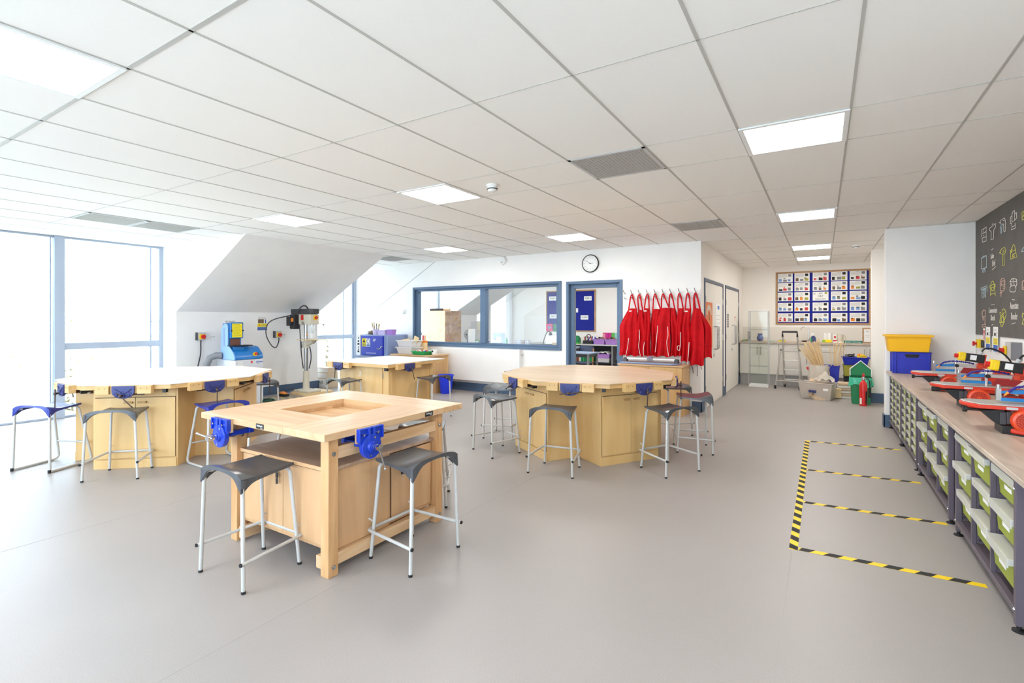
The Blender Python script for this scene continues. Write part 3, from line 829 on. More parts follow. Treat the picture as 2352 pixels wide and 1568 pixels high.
        obj('screw', MB().cyl((0, .05, -.112), (0, .062, -.112), .015, n=16).cyl((0, .062, -.112), (0, .100, -.112), .020, n=16).cyl((0, -.16, -.125), (0, .0, -.125), .012, n=10), 'chrome', o)
        d = Vector(hd).normalized(); c = Vector((0, .084, -.112)); a, b = c-d*up[0], c+d*up[1]
        obj('handle', MB().cyl(a, b, .0058, n=10).ball(a, .009, 8).ball(b, .009, 8), 'steel', o)
        obj('jaw_lining', MB().box(-.088, -.016, -.085, .088, 0, 0), 'beech', o)
    blue_vice(-3.265-ox, y0-.017, PI, (.018, .125), (.95, .1, .12))
    blue_vice(x1+.017, 2.055-oy, -PI/2, (.012, .145), (-.35, 0, -.94))
    return t
beech_bench()
# ------------------------------------------------------------------ long side bench with tray racks
tag(obj('worktop', MB().box(.72, 2.1, .732, 1.625, 8.355, .760), 'worktop', bevel=.003), 'long grey brown wood effect worktop along the right wall', 'worktop')

def rack(label, y0, y1, cols):
    t = thing('tray_rack', label, 'storage rack', (.94, (y0+y1)/2, 0), 0, 'purple grey steel tray racks')
    ox, oy = .94, (y0+y1)/2
    a, b = y0-oy, y1-oy; xf, xr = .757-ox, 1.19-ox
    for y in (a, b-.034):
        l = MB()
        for x in (xf, xr-.03): l.box(x, y, .03, x+.03, y+.034, .725)
        for z in (.075, .38, .69): l.box(xf+.03, y+.004, z, xr-.03, y+.03, z+.025)
        f = obj('side_frame', l, 'rack_purple', t, bevel=.002)
        ft = MB()
        for x in (xf+.015, xr-.015): ft.lathe([(.026, 0), (.026, .008), (.010, .014), (.008, .034)], 12, (x, y+.017, 0))
        obj('levelling_foot', ft, 'rubber', f)
        obj('bolt', MB().ball((xf-.001, y+.017, .66), .008, 10).ball((xf-.001, y+.017, .10), .008, 10), 'chrome', f)
    for z in (.692, .075): 
        r = MB().box(xf, a+.034, z, xf+.03, b-.034, z+.030).box(xr-.03, a+.034, z, xr, b-.034, z+.030)
        obj('rail', r, 'rack_purple', t, bevel=.002)
    obj('base_shelf', MB().box(xf+.03, a+.034, .085, xr-.03, b-.034, .097), 'rack_purple', t)
    w = (y1-y0-.034)/cols
    for k in range(cols+1):
        y = a+.017+w*k; u = MB()
        if 0 < k < cols: u.box(xf+.002, y-.010, .10, xf+.022, y+.010, .695)
        # slotted runner strip
        u.box(xf+.024, y-.006, .11, xf+.10, y+.006, .69)
        for q in range(14): u.box(xf+.034, y-.0075, .125+.04*q, xf+.092, y+.0075, .131+.04*q, 1)
        obj('runner', u, ['rack_purple', 'rack_slot'], t)
    return t
R3 = rack('purple grey tray rack nearest the camera under the right worktop', 3.19, 4.44, 3)
R2 = rack('purple grey tray rack with tall green trays, second from the camera', 4.64, 5.96, 3)
R1 = rack('purple grey tray rack with shallow lime trays, third from the camera', 6.10, 7.21, 3)
R0 = rack('purple grey tray rack with shallow lime trays at the far wall end', 7.25, 8.32, 3)

def deep_tray(w):
    t = thing('tray', 'green tray', 'storage tray', (0, 0, 0), 0, 'lidded green trays in the tall racks')
    b = MB().bin(-.002, -w/2, 0, .41, w/2, .142, .010, .004, .006, 0)
    obj('body', b, 'lime_bin', t, bevel=.003)
    l = MB().box(-.018, -w/2-.010, .143, .415, w/2+.010, .150).box(-.024, -w/2-.010, .106, -.017, w/2+.010, .150).box(-.024, -w/2-.012, .118, .1, -w/2-.008, .150).box(-.024, w/2+.008, .118, .1, w/2+.012, .150)
    obj('lid', l, 'clear_lid', t, bevel=.003)
    c = MB()
    for s in (-1, 1): c.box(-.016, s*(w/2-.02)-.018, .118, -.008, s*(w/2-.02)+.018, .1425)
    obj('clip', c, 'lime_bin', t, bevel=.003)
    obj('label_card', MB().cbox((.0012, 0, .062), (.003, .105, .022), 0, roty(-.07)), 'paper', t)
    return t
def shallow_tray(w):
    t = thing('tray', 'lime tray', 'storage tray', (0, 0, 0), 0, 'shallow lime trays in the far racks')
    obj('body', MB().bin(0, -w/2, 0, .40, w/2, .065, .004, .004, .006, 0), 'lime_pale', t)
    obj('lid', MB().box(-.008, -w/2-.004, .066, .40, w/2+.004, .071).box(-.013, -w/2-.004, .046, -.007, w/2+.004, .071), 'clear_lid', t)
    return t
W3, W2 = (4.44-3.19-.034)/3, (5.96-4.64-.034)/3
ROW = ['top', 'middle', 'bottom']; COL = ['left', 'centre', 'right']
proto = deep_tray(.335); first = True
for rk, y1, w, nm in ((3, 4.44, W3, 'rack nearest the camera'), (2, 5.96, W2, 'second tray rack')):
    for c in range(3):
        for r in range(3):
            o = proto if first else copy_tree(proto); first = False
            o.location = (.772+(.0, -.012, .008)[(c+r) % 3], y1-.017-w*(c+.5), (.541, .354, .168)[r])
            o['label'] = 'green tray with clear lid, %s row, %s column of the %s' % (ROW[r], COL[c], nm)
proto = shallow_tray(.29); first = True
ORD = ['top', 'second', 'third', 'fourth', 'fifth', 'sixth', 'bottom']
for y1, w, nm in ((7.21, (7.21-6.10-.034)/3, 'third rack'), (8.32, (8.32-7.25-.034)/3, 'farthest rack')):
    for c in range(3):
        for r in range(7):
            o = proto if first else copy_tree(proto); first = False
            o.location = (.774, y1-.017-w*(c+.5), .618-.0855*r)
            o['label'] = 'shallow lime tray, %s row, %s column of the %s' % (ORD[r], COL[c], nm)

# ------------------------------------------------------------------ scroll saws on the worktop
def scroll_saw():
    t = thing('scroll_saw', 'red scroll saw', 'scroll saw', (1.10, 4.20, .76), 0, 'red scroll saws on the side worktop')
    b = MB().prism([(-.13, -.14), (.30, -.14), (.33, -.11), (.33, .11), (.30, .14), (-.13, .14), (-.18, .10), (-.18, -.10)], .006, .036)
    obj('base', b.box(.05, -.05, .036, .30, .05, .10), 'saw_red', t, bevel=.008)
    obj('rubber_mat', MB().prism([(-.14, -.148), (.305, -.148), (.338, -.115), (.338, .115), (.305, .148), (-.14, .148), (-.19, .105), (-.19, -.105)], 0, .007), 'rubber', t)
    f = MB().prism([(.18, .08), (.32, .08), (.33, .20), (.31, .245), (.22, .262), (.10, .262), (.09, .235), (.19, .225), (.22, .20), (.20, .13)], -.03, .03, 'y')
    f.box(.14, -.045, .10, .30, .045, .15)
    obj('frame', f, 'saw_red', t, bevel=.006)
    tp = [(-.375, .07), (-.375, -.01), (-.315, -.115), (.14, -.115), (.14, .115), (-.33, .115)]
    obj('table', MB().prism(tp, .168, .175), 'alu', t, bevel=.003)
    obj('table_rim', MB().prism([(x*1.01-.002, y*1.04) for x, y in tp], .146, .1675), 'saw_red', t, bevel=.004)
    obj('rating_plate', MB().box(-.20, -.1225, .150, -.15, -.1195, .164), 'light_grey', t)
    # motor below the table: finned drum with a vent grille facing the aisle
    m = MB(); m.M = Matrix.Translation((-.115, -.03, .086)) @ Matrix.Rotation(PI/2, 4, 'X')
    m.lathe([(.055, -.03), (.060, 0), (.066, .06), (.068, .085), (.062, .103), (.05, .108), (.048, .104), (0, .104)], 28)
    mo = obj('motor', m, 'motor_orange', t)
    g = MB(); g.M = m.M
    for i in range(24):
        for r0, r1 in ((.016, .025), (.028, .036), (.039, .046)):
            a = 2*PI*i/24; d = .9*PI/24/2+.02
            g.add([(r0*math.cos(a-d), r0*math.sin(a-d), .1055), (r1*math.cos(a-d), r1*math.sin(a-d), .1055), (r1*math.cos(a+d), r1*math.sin(a+d), .1055), (r0*math.cos(a+d), r0*math.sin(a+d), .1055)], [(0, 1, 2, 3)])
    obj('vent_grille', g, 'saw_red_dark', mo)
    obj('motor_mount', MB().box(-.195, -.10, .06, -.175, .02, .135).box(-.225, -.10, .055, -.195, -.03, .130).cyl((-.255, -.075, .085), (-.225, -.075, .085), .012, n=12), 'dark_grey', t, bevel=.004)
    br = MB().prism([(-.31, .13), (-.20, .145), (-.20, .055), (-.235, .055)], -.09, .0, 'y')
    obj('tilt_bracket', br, 'black', t, bevel=.003)
    obj('tilt_knob', MB().cyl((-.37, -.05, .128), (-.30, -.05, .128), .007, n=10).cyl((-.385, -.05, .128), (-.365, -.05, .128), .018, n=12), 'black', t)
    obj('foot_block', MB().box(-.215, -.10, 0, -.16, .06, .05), 'black', t, bevel=.004)
    obj('rubber_foot', MB().lathe([(.020, 0), (.018, .012), (.022, .016), (.017, .028), (.019, .034), (.013, .045)], 14, (-.13, -.10, .036)), 'chem_grey', t)
    # arms, blade post and guard
    obj('upper_arm', MB().prism([(-.05, .238), (.20, .226), (.20, .258), (-.05, .262)], -.022, .022, 'y'), 'alu', t, bevel=.003)
    obj('front_arm', MB().prism([(-.20, .232), (-.05, .236), (-.05, .264), (-.20, .246)], -.016, .016, 'y').box(-.20, -.014, .186, -.02, .014, .206), 'saw_blue', t, bevel=.002)
    obj('blade_clamp', MB().box(-.222, -.012, .19, -.198, .012, .262).cyl((-.21, 0, .262), (-.21, 0, .285), .009, n=10).cyl((-.21, 0, .12), (-.21, 0, .19), .0015, n=6), 'steel', t)
    obj('guide_post', MB().cyl((-.055, -.03, .176), (-.055, -.03, .300), .009, n=12).cyl((-.055, -.03, .24), (-.055, -.03, .255), .015, n=12), 'chrome', t)
    obj('guide_knob', MB().cyl((-.05, -.06, .248), (-.05, -.03, .248), .016, n=8), 'black', t)
    obj('side_guard', MB().prism([(-.03, .178), (.10, .178), (.15, .226), (0, .232)], -.05, -.044, 'y'), 'saw_red_dark', t)
    obj('arm_bracket', MB().box(.10, -.04, .222, .135, .04, .268), 'motor_orange', t, bevel=.004)
    # navy coolant style loc-line hose made of beads, orange nozzle
    h = MB(); P = [(-.17, -.03, .245), (-.14, -.035, .275), (-.09, -.04, .288), (-.03, -.04, .288), (.03, -.04, .280), (.08, -.035, .268)]
    for i in range(len(P)-1):
        for q in range(4):
            p = Vector(P[i]).lerp(Vector(P[i+1]), q/4); h.ball(p, .0095 if q % 2 else .0075, 8)
    hs = obj('air_hose', h, 'hose_navy', t)
    obj('nozzle', MB().cyl((-.172, -.03, .243), (-.19, -.033, .222), .008, .004, 10), 'orange', hs)
    # tilted switch box
    rm = roty(.14); sb = MB().cbox((.075, -.045, .325), (.135, .07, .075), 0, rm)
    so = obj('switch_box', sb, 'black', t, bevel=.004)
    obj('bracket', MB().cbox((.145, -.045, .315), (.008, .072, .085), 0, rm).box(.10, -.06, .262, .15, -.03, .285), 'saw_red', so)
    obj('warning_card', MB().cbox((.062, -.0815, .330), (.045, .002, .045), 0, rm), 'paper', so)
    obj('switch_cover', MB().cbox((-.015, -.045, .338), (.050, .078, .078), 0, rm).cbox((-.005, -.045, .330), (.03, .082, .05), 0, rm), 'yellow', so, bevel=.006)
    obj('stop_button', MB().cyl((-.040, -.045, .342), (-.066, -.045, .346), .020, n=14), 'red', so)
    obj('gland', MB().cyl((.115, -.03, .35), (.13, -.03, .385), .014, n=10), 'light_grey', so)
    obj('cable', MB().tube(smooth([(.128, -.03, .38), (.16, -.02, .415), (.24, .0, .40), (.32, .02, .33), (.36, .03, .22), (.36, .04, .02)]), .0075, 8), 'black', t)
    return t
M('saw_red_dark', (150, 26, 26), .5)
saw = scroll_saw()
for i, (y, lab) in enumerate(((4.20, 'red scroll saw nearest the camera, its round vented motor fully in view'), (5.25, 'red scroll saw in the middle of the three on the worktop'), (6.30, 'red scroll saw farthest away, next to the blue crate'))):
    o = saw if i == 0 else copy_tree(saw); o.location = (1.128, y, .76); o['label'] = lab

# crates on the far end of the worktop
t = thing('crate', 'ribbed blue plastic crate under the yellow bin on the worktop', 'crate', (.952, 8.14, .761))
c = MB().bin(-.188, -.16, 0, .188, .16, .272, .006, .008, .008)
for x in (-.165, .165):
    c.box(x-.006, -.168, .002, x+.006, -.155, .268)
for y in (-.12, .12): c.box(-.196, y-.005, .002, -.182, y+.005, .268)
obj('body', c, 'crate_blue', t, bevel=.003)
obj('hand_hole', MB().prism([(-.075, .245), (.075, .245), (.06, .205), (-.06, .205)], -.1600, -.156, 'y'), 'ink_black', t)
t = thing('crate', 'yellow plastic tote bin stacked on the blue crate', 'crate', (.915, 8.13, 1.0345))
obj('body', MB().bin(-.215, -.16, 0, .225, .16, .215, .022, .008, .018), 'crate_yellow', t, bevel=.004)
obj('rim', MB().box(-.236, -.181, .192, .246, -.1765, .214).box(-.236, -.1765, .192, -.2315, .178, .214).box(.2415, -.1765, .192, .246, .178, .214), 'crate_yellow', t, bevel=.002)

# ------------------------------------------------------------------ chalkboard style mural and fittings on the right wall
t = thing('wall_mural', 'dark grey mural panel with chalk drawings of workshop tools on the right wall', 'wall mural', (XR, 5.6, 1.26))
obj('panel', MB().box(-.014, -3.2, 0, -.001, 2.74, HC-1.262), 'chalkboard', t)
DRAW = [["chalk_white",[[[8.043,2.515],[7.856,2.522],[7.856,2.469],[8.043,2.467],[8.043,2.515]],[[8.043,2.467],[7.856,2.467],[7.856,2.411],[8.03,2.415]],[[8.03,2.415],[7.856,2.411],[7.856,2.359],[8.021,2.366],[8.03,2.415]],[[8.052,2.463],[8.052,2.427]],[[7.964,2.521],[7.964,2.468]],[[7.99,2.436],[7.955,2.443]]]],["chalk_white",[[[7.724,2.484],[7.481,2.502],[7.488,2.464],[7.553,2.441],[7.565,2.342],[7.655,2.346],[7.651,2.433],[7.724,2.467],[7.724,2.484]],[[7.624,2.514],[7.565,2.512]]]],["chalk_white",[[[7.305,2.505],[7.165,2.508],[7.138,2.472],[7.138,2.367],[7.165,2.361],[7.189,2.37],[7.199,2.45],[7.251,2.454],[7.305,2.468],[7.305,2.505]],[[7.366,2.488],[7.308,2.487]],[[7.224,2.486],[7.165,2.485]]]],["chalk_blue",[[[7.305,2.444],[7.251,2.443],[7.251,2.419],[7.301,2.422],[7.305,2.444]],[[7.294,2.418],[7.294,2.364],[7.262,2.365],[7.262,2.418]]]],["chalk_white",[[[6.919,2.506],[6.888,2.525],[6.841,2.527],[6.841,2.427],[6.919,2.425],[6.919,2.506]],[[6.973,2.48],[6.925,2.487],[6.925,2.416],[6.973,2.414],[6.973,2.48]],[[6.826,2.489],[6.789,2.497],[6.78,2.442],[6.826,2.43]],[[6.935,2.413],[6.919,2.375],[6.944,2.349],[6.817,2.349],[6.832,2.401]],[[6.925,2.376],[6.826,2.375]]]],["chalk_yellow",[[[6.62,2.395],[6.628,2.463],[6.592,2.476],[6.569,2.453],[6.606,2.421],[6.533,2.437]],[[6.62,2.393],[6.533,2.394]]]],["chalk_blue",[[[8.065,2.176],[7.848,2.183],[7.848,2.049],[8.065,2.05],[8.065,2.176]],[[8.056,2.187],[7.856,2.193]],[[7.964,2.201],[7.964,2.184]],[[8.079,2.049],[7.844,2.048]],[[7.986,2.041],[8.021,2.005]],[[7.946,2.04],[7.955,1.994]],[[7.925,2.041],[7.895,2.001]]]],["chalk_yellow",[[[7.312,2.179],[7.251,2.199],[7.165,2.199],[7.131,2.174],[7.138,2.143],[7.189,2.131],[7.251,2.138],[7.305,2.151],[7.312,2.179]],[[7.359,2.161],[7.312,2.168]],[[7.241,2.137],[7.227,2.042],[7.251,2.018],[7.165,2.015],[7.175,2.037],[7.182,2.13]],[[7.224,2.169],[7.175,2.174]],[[7.224,2.153],[7.175,2.158]]]],["chalk_yellow",[[[6.973,2.059],[6.966,2.129],[6.881,2.194],[6.841,2.179],[6.78,2.058],[6.973,2.056]],[[6.973,2.119],[6.919,2.123],[6.919,2.174]],[[6.919,2.078],[6.872,2.098],[6.841,2.07],[6.919,2.071]],[[6.881,2.129],[6.802,2.135]],[[6.903,2.097],[6.82,2.102]],[[6.989,2.142],[6.951,2.145],[6.951,2.117]]]],["chalk_blue",[[[6.634,2.091],[6.62,2.113],[6.564,2.13],[6.533,2.155]],[[6.634,2.089],[6.533,2.096]]]],["chalk_blue",[[[8.088,1.823],[7.827,1.835],[7.819,1.815],[8.079,1.805],[8.088,1.823]],[[8.043,1.803],[8.03,1.707],[7.977,1.699],[7.977,1.806]],[[7.92,1.808],[7.92,1.709],[7.878,1.701],[7.878,1.812]],[[7.827,1.815],[7.819,1.763]],[[8.021,1.766],[7.99,1.753]],[[8.043,1.791],[7.89,1.795]]]],["chalk_yellow",[[[7.704,1.831],[7.5,1.836],[7.492,1.808],[7.695,1.8],[7.704,1.831]],[[7.538,1.816],[7.544,1.793],[7.561,1.774],[7.586,1.764],[7.614,1.766],[7.639,1.778],[7.657,1.798],[7.663,1.823],[7.657,1.848],[7.639,1.866],[7.614,1.875],[7.586,1.874],[7.561,1.861],[7.544,1.841],[7.538,1.816]],[[7.679,1.796],[7.679,1.711]],[[7.515,1.798],[7.496,1.704]],[[7.679,1.731],[7.507,1.732]]]],["chalk_peach",[[[7.312,1.761],[7.315,1.852],[7.269,1.878],[7.199,1.879],[7.155,1.852],[7.155,1.763],[7.199,1.747],[7.287,1.749],[7.312,1.761]],[[7.28,1.812],[7.276,1.85],[7.189,1.854],[7.182,1.812],[7.28,1.81]],[[7.287,1.747],[7.287,1.685]],[[7.33,1.729],[7.251,1.731]],[[7.217,1.793],[7.175,1.796]],[[7.217,1.772],[7.175,1.775]]]],["chalk_white",[[[6.989,1.734],[6.989,1.77],[6.944,1.783],[6.841,1.785],[6.796,1.755],[6.811,1.726],[6.857,1.718],[6.957,1.723],[6.989,1.734]],[[6.957,1.786],[6.989,1.831],[6.935,1.853],[6.857,1.852],[6.78,1.837],[6.774,1.793],[6.811,1.76]],[[6.989,1.831],[6.888,1.82],[6.888,1.848]],[[6.935,1.812],[6.935,1.787]],[[6.872,1.809],[6.857,1.788]],[[6.888,1.82],[6.78,1.823]]]],["chalk_peach",[[[6.62,1.736],[6.62,1.807],[6.533,1.818]],[[6.62,1.731],[6.533,1.731]],[[6.509,1.744],[6.512,1.739],[6.521,1.735],[6.534,1.733],[6.549,1.733],[6.562,1.737],[6.571,1.742],[6.575,1.748],[6.571,1.753],[6.562,1.757],[6.549,1.759],[6.534,1.758],[6.521,1.755],[6.512,1.75],[6.509,1.744]]]],["chalk_peach",[[[8.03,1.545],[7.882,1.549],[7.882,1.485],[8.021,1.477],[8.03,1.545]],[[7.955,1.566],[7.955,1.55]],[[8.056,1.512],[8.021,1.512]],[[8.008,1.468],[7.964,1.473],[7.986,1.432],[8.008,1.468]],[[7.912,1.479],[7.912,1.391]],[[8.03,1.38],[7.878,1.391],[7.878,1.362],[8.03,1.354],[8.03,1.38]]]],["chalk_yellow",[[[7.341,1.412],[7.165,1.42]],[[7.333,1.417],[7.305,1.471],[7.234,1.502],[7.182,1.465],[7.175,1.423]],[[7.305,1.412],[7.287,1.375],[7.251,1.37],[7.189,1.413]],[[7.312,1.482],[7.33,1.525],[7.287,1.514]],[[7.251,1.503],[7.251,1.545],[7.189,1.557],[7.131,1.533],[7.114,1.491],[7.165,1.444]],[[7.217,1.502],[7.165,1.523]],[[7.199,1.444],[7.203,1.43],[7.215,1.419],[7.232,1.413],[7.25,1.413],[7.267,1.419],[7.279,1.43],[7.283,1.444],[7.279,1.458],[7.267,1.469],[7.25,1.475],[7.232,1.475],[7.215,1.469],[7.203,1.458],[7.199,1.444]]]],["chalk_yellow",[[[6.62,1.406],[6.586,1.444],[6.62,1.478],[6.606,1.506],[6.564,1.496],[6.533,1.463]],[[6.62,1.4],[6.533,1.402]],[[6.586,1.444],[6.533,1.438]]]],["chalk_white",[[[7.655,2.227],[7.573,2.237]],[[7.612,2.003],[7.477,2.028]]]],["chalk_white",[[[7.655,1.61],[7.527,1.613]],[[7.655,1.379],[7.573,1.39]]]],["chalk_white",[[[6.919,1.646],[6.841,1.638]],[[6.935,1.399],[6.82,1.413]]]]]
for colr, polys in DRAW:
    d = MB()
    for p in polys: d.tube([(-.0132, y-5.6, z-1.26) for y, z in p], .0040, 5)
    obj('chalk_drawing', d, colr, t)
for txt, y, z, sz in (('Solve', 7.612, 2.154, .085), ('Brief', 7.557, 2.07, .095), ('Communicate', 7.592, 1.545, .085), ('Sketch', 7.592, 1.461, .09), ('Annotate', 6.857, 1.58, .10), ('Render', 6.857, 1.475, .10)):
    d = MB(); put_text(d, txt, sz, (-.0150, y-5.6, z-1.26), (0, -1, 0), (0, 0, 1), 0, .68)
    obj('chalk_lettering', d, 'chalk_white', t)

t = thing('isolator_switch', 'grey wall isolator box with a red and yellow rotary switch beneath the mural', 'isolator switch', (XR, 6.78, 1.135))
obj('box', MB().box(-.075, -.085, -.085, -.001, .11, .085), 'light_grey', t, bevel=.006)
obj('cover', MB().box(-.079, -.105, -.087, -.0, -.086, .087), 'mid_grey', t, bevel=.004)
obj('switch_plate', MB().box(-.092, .035, -.045, -.076, .105, .045), 'yellow', t, bevel=.004)
obj('switch_knob', MB().cyl((-.092, .07, 0), (-.112, .07, 0), .026, n=16).box(-.128, .062, -.024, -.11, .078, .024), 'red', t, bevel=.003)
t = thing('stop_button', 'small yellow emergency stop box with red button in the corner by the mural', 'emergency stop', (XR, 8.08, 1.155))
obj('box', MB().box(-.055, -.055, -.05, -.001, .055, .05), 'yellow', t, bevel=.008)
obj('back_plate', MB().box(-.03, -.08, -.045, -.001, -.056, .045), 'dark_grey', t, bevel=.004)
obj('button', MB().cyl((-.055, .0, 0), (-.075, .0, 0), .014, n=14).cyl((-.075, 0, 0), (-.092, 0, 0), .028, n=18), 'red', t)

def wall_notice(name, label, cat, y0, y1, z0, z1, build):
    t = thing(name, label, cat, (XR-.016, (y0+y1)/2, z0)); w, h = (y1-y0)/2, z1-z0
    m = MB().box(-.003, -w, 0, -.001, w, h, 0)
    build(m, w, h); obj('sheet', m, ['paper', 'yellow_sign', 'ink_blue', 'ink_grey', 'ink_black', 'red'], t); return t
def machine_notice(m, w, h):
    m.box(-.0036, -w*.9, h*.30, -.0031, w*.9, h*.55, 1).box(-.0036, -w*.9, .006, -.0031, w*.9, h*.28, 2)
    for i in range(4): m.box(-.0036, -w*(.7-.1*i), h*.90-.006*i, -.0031, w*.75, h*.905-.006*i, 3)
    m.box(-.0036, -w*.1, h*.64, -.0031, w*.55, h*.76, 4).box(-.0036, -w*.7, h*.60, -.0031, -w*.45, h*.8, 3)
    for i in range(4): m.box(-.0040, -w*.6, h*(.34+.05*i), -.0037, w*.7, h*(.352+.05*i), 3)
wall_notice('safety_notice', 'long white yellow and blue machine notice, left of the two below the mural', 'notice', 7.68, 7.85, 1.09, 1.36, machine_notice)
wall_notice('safety_notice', 'long white yellow and blue machine notice, right of the two below the mural', 'notice', 7.38, 7.56, 1.085, 1.365, machine_notice)
wall_notice('safety_notice', 'narrow red and white warning strip beside the emergency stop', 'notice', 7.89, 7.97, 1.20, 1.34, lambda m, w, h: m.box(-.0036, -w*.85, .01, -.0031, w*.85, h*.86, 5).box(-.004, -w*.4, .02, -.0037, w*.3, h*.6, 0))

# hazard tape marking out the saw area
HAZ = []
def tape(label, x0, y0, x1, y1):
    L = math.hypot(x1-x0, y1-y0); w = .024; n = max(1, round(L/.075)); m = MB(); d = L/n
    m.box(0, -w, .0006, L, w, .0012, 1)
    for i in range(n):
        if i % 2 == 0:
            a, b = i*d, (i+1)*d; s = .018
            m.prism([(max(0, a-s), -w), (min(L, b-s), -w), (min(L, b+s), w), (max(0, a+s), w)], .0012, .0018, 'z', 0)
    o = obj('hazard_tape', m, ['ink_black', 'yellow'], loc=(x0, y0, 0), rot=(0, 0, math.atan2(y1-y0, x1-x0)))
    return tag(o, label, 'floor tape', 'yellow and black floor tape strips')
tape('long yellow and black tape strip running parallel to the right bench', -.158, 3.60, -.158, 6.93)
tape('yellow and black floor tape cross strip nearest the camera', -.13, 3.63, .755, 3.66)
tape('yellow and black floor tape cross strip second from the camera', -.13, 4.58, .745, 4.62)
tape('yellow and black floor tape cross strip third from the camera', -.13, 5.58, .735, 5.66)
tape('yellow and black floor tape cross strip farthest from the camera', -.13, 6.90, .735, 6.97)
# ------------------------------------------------------------------ back wall: clock, aprons, cupboard, trimmer
t = thing('wall_clock', 'round white wall clock with black rim above the open doorway', 'clock', (-3.445, YB, 2.42))
m = MB(); m.M = Matrix.Rotation(PI/2, 4, 'X')
m.lathe([(.140, .002), (.154, .004), (.157, .03), (.150, .042), (.143, .040), (.141, .030)], 40, ring=True)
obj('rim', m, 'black', t)
m = MB(); m.M = Matrix.Rotation(PI/2, 4, 'X'); m.lathe([(.142, .004), (.142, .030), (0, .030)], 40)
fc = obj('face', m, 'paper', t)
m = MB()
for i in range(60):
    a = 2*PI*i/60; L = .012 if i % 5 else .018
    c, s_ = math.sin(a), math.cos(a); q = .0012 if i % 5 else .0022
    m.add([(c*r+s_*e, -.0306, s_*r-c*e) for r, e in ((.128, -q), (.128, q), (.128-L, q), (.128-L, -q))], [(0, 1, 2, 3)])
for i in range(1, 13):
    a = 2*PI*i/12; put_text(m, str(i), .024, (.098*math.sin(a), -.0306, .098*math.cos(a)), (1, 0, 0), (0, 0, 1))
obj('dial_marks', m, 'ink_grey', fc)
def hand(ang, L, w):
    d = Vector((math.sin(ang), 0, math.cos(ang))); n = Vector((math.cos(ang), 0, -math.sin(ang)))
    p = [-d*.02+n*w, d*L+n*w*.5, d*L-n*w*.5, -d*.02-n*w]
    return MB().add([(v.x, -.034, v.z) for v in p]+[(v.x, -.032, v.z) for v in p], [(0, 1, 2, 3), (4, 5, 6, 7), (0, 1, 5, 4), (1, 2, 6, 5), (2, 3, 7, 6), (3, 0, 4, 7)])
obj('hour_hand', hand(R(84), .068, .004), 'ink_black', t); obj('minute_hand', hand(R(-57), .098, .003), 'ink_black', t)

t = thing('coat_rail', 'white wall rail with ten steel hooks carrying the red aprons', 'coat rail', (-2.22, YB, 1.78))
obj('board', MB().box(-.60, -.018, 0, .60, -.001, .135), 'wall_white', t, bevel=.003)
HK = [-2.815, -2.691, -2.566, -2.432, -2.304, -2.175, -2.055, -1.921, -1.792, -1.679]
for x in HK:
    obj('hook', MB().tube([(x+2.22, -.018, .02), (x+2.22, -.05, .005), (x+2.22, -.075, .03), (x+2.217, -.078, .05)], .005, 8).tube([(x+2.22, -.018, .09), (x+2.218, -.05, .09), (x+2.212, -.085, .135), (x+2.207, -.088, .155)], .007, 8).box(x+2.208, -.022, .0, x+2.232, -.017, .10), 'steel', t)
random.seed(11)
#       hook  top l   top r   ztop   bot l   bot r   zbot  depth folds
AP = [(-2.691, -2.750, -2.605, 1.628, -2.915, -2.575, .845, .085, 3.0, 'bulky red apron at the left end, beside the door frame, white tag at its chest'),
      (-2.566, -2.592, -2.512, 1.605, -2.640, -2.455, .842, .050, 2.0, 'slim red apron second from the left with a white cord down its right side'),
      (-2.432, -2.486, -2.393, 1.628, -2.480, -2.385, .848, .080, 1.5, 'narrow folded red apron third from the left with a white mark on its top'),
      (-2.304, -2.362, -2.215, 1.615, -2.392, -2.238, .851, .050, 2.5, 'creased red apron fourth from the left, left of the broad flat one'),
      (-2.175, -2.208, -2.063, 1.632, -2.308, -2.058, .854, .095, 1.6, 'broad flat hanging red apron in the middle with two white cords'),
      (-2.055, -2.098, -1.990, 1.628, -2.075, -1.925, .862, .055, 2.0, 'red apron just right of the broad middle one, partly behind it'),
      (-1.921, -1.952, -1.866, 1.622, -1.962, -1.872, .868, .075, 1.5, 'thin red apron third from the right with a white cord loop'),
      (-1.792, -1.836, -1.742, 1.618, -1.900, -1.752, .790, .095, 2.0, 'long red apron second from the right with a white label on its bib'),
      (-1.679, -1.703, -1.598, 1.618, -1.762, -1.541, .740, .105, 1.5, 'longest red apron at the right end by the wall corner'),
      (-1.679, -1.690, -1.606, 1.590, -1.680, -1.440, .855, .045, 2.0, 'red apron hanging behind the right end one and flaring past the corner')]
def ribbon(mb, pts, w, mi=0):
    for a, b in zip(pts, pts[1:]):
        a, b = Vector(a), Vector(b); d = (b-a).normalized(); n = d.cross(Vector((0, 1, 0))).normalized()*w
        q = Vector((0, .0015, 0))
        mb.add([tuple(v) for v in (a-n-q, a+n-q, b+n-q, b-n-q, a-n+q, a+n+q, b+n+q, b-n+q)], [(0, 1, 2, 3), (7, 6, 5, 4), (0, 4, 5, 1), (2, 6, 7, 3), (1, 5, 6, 2), (3, 7, 4, 0)], mi)
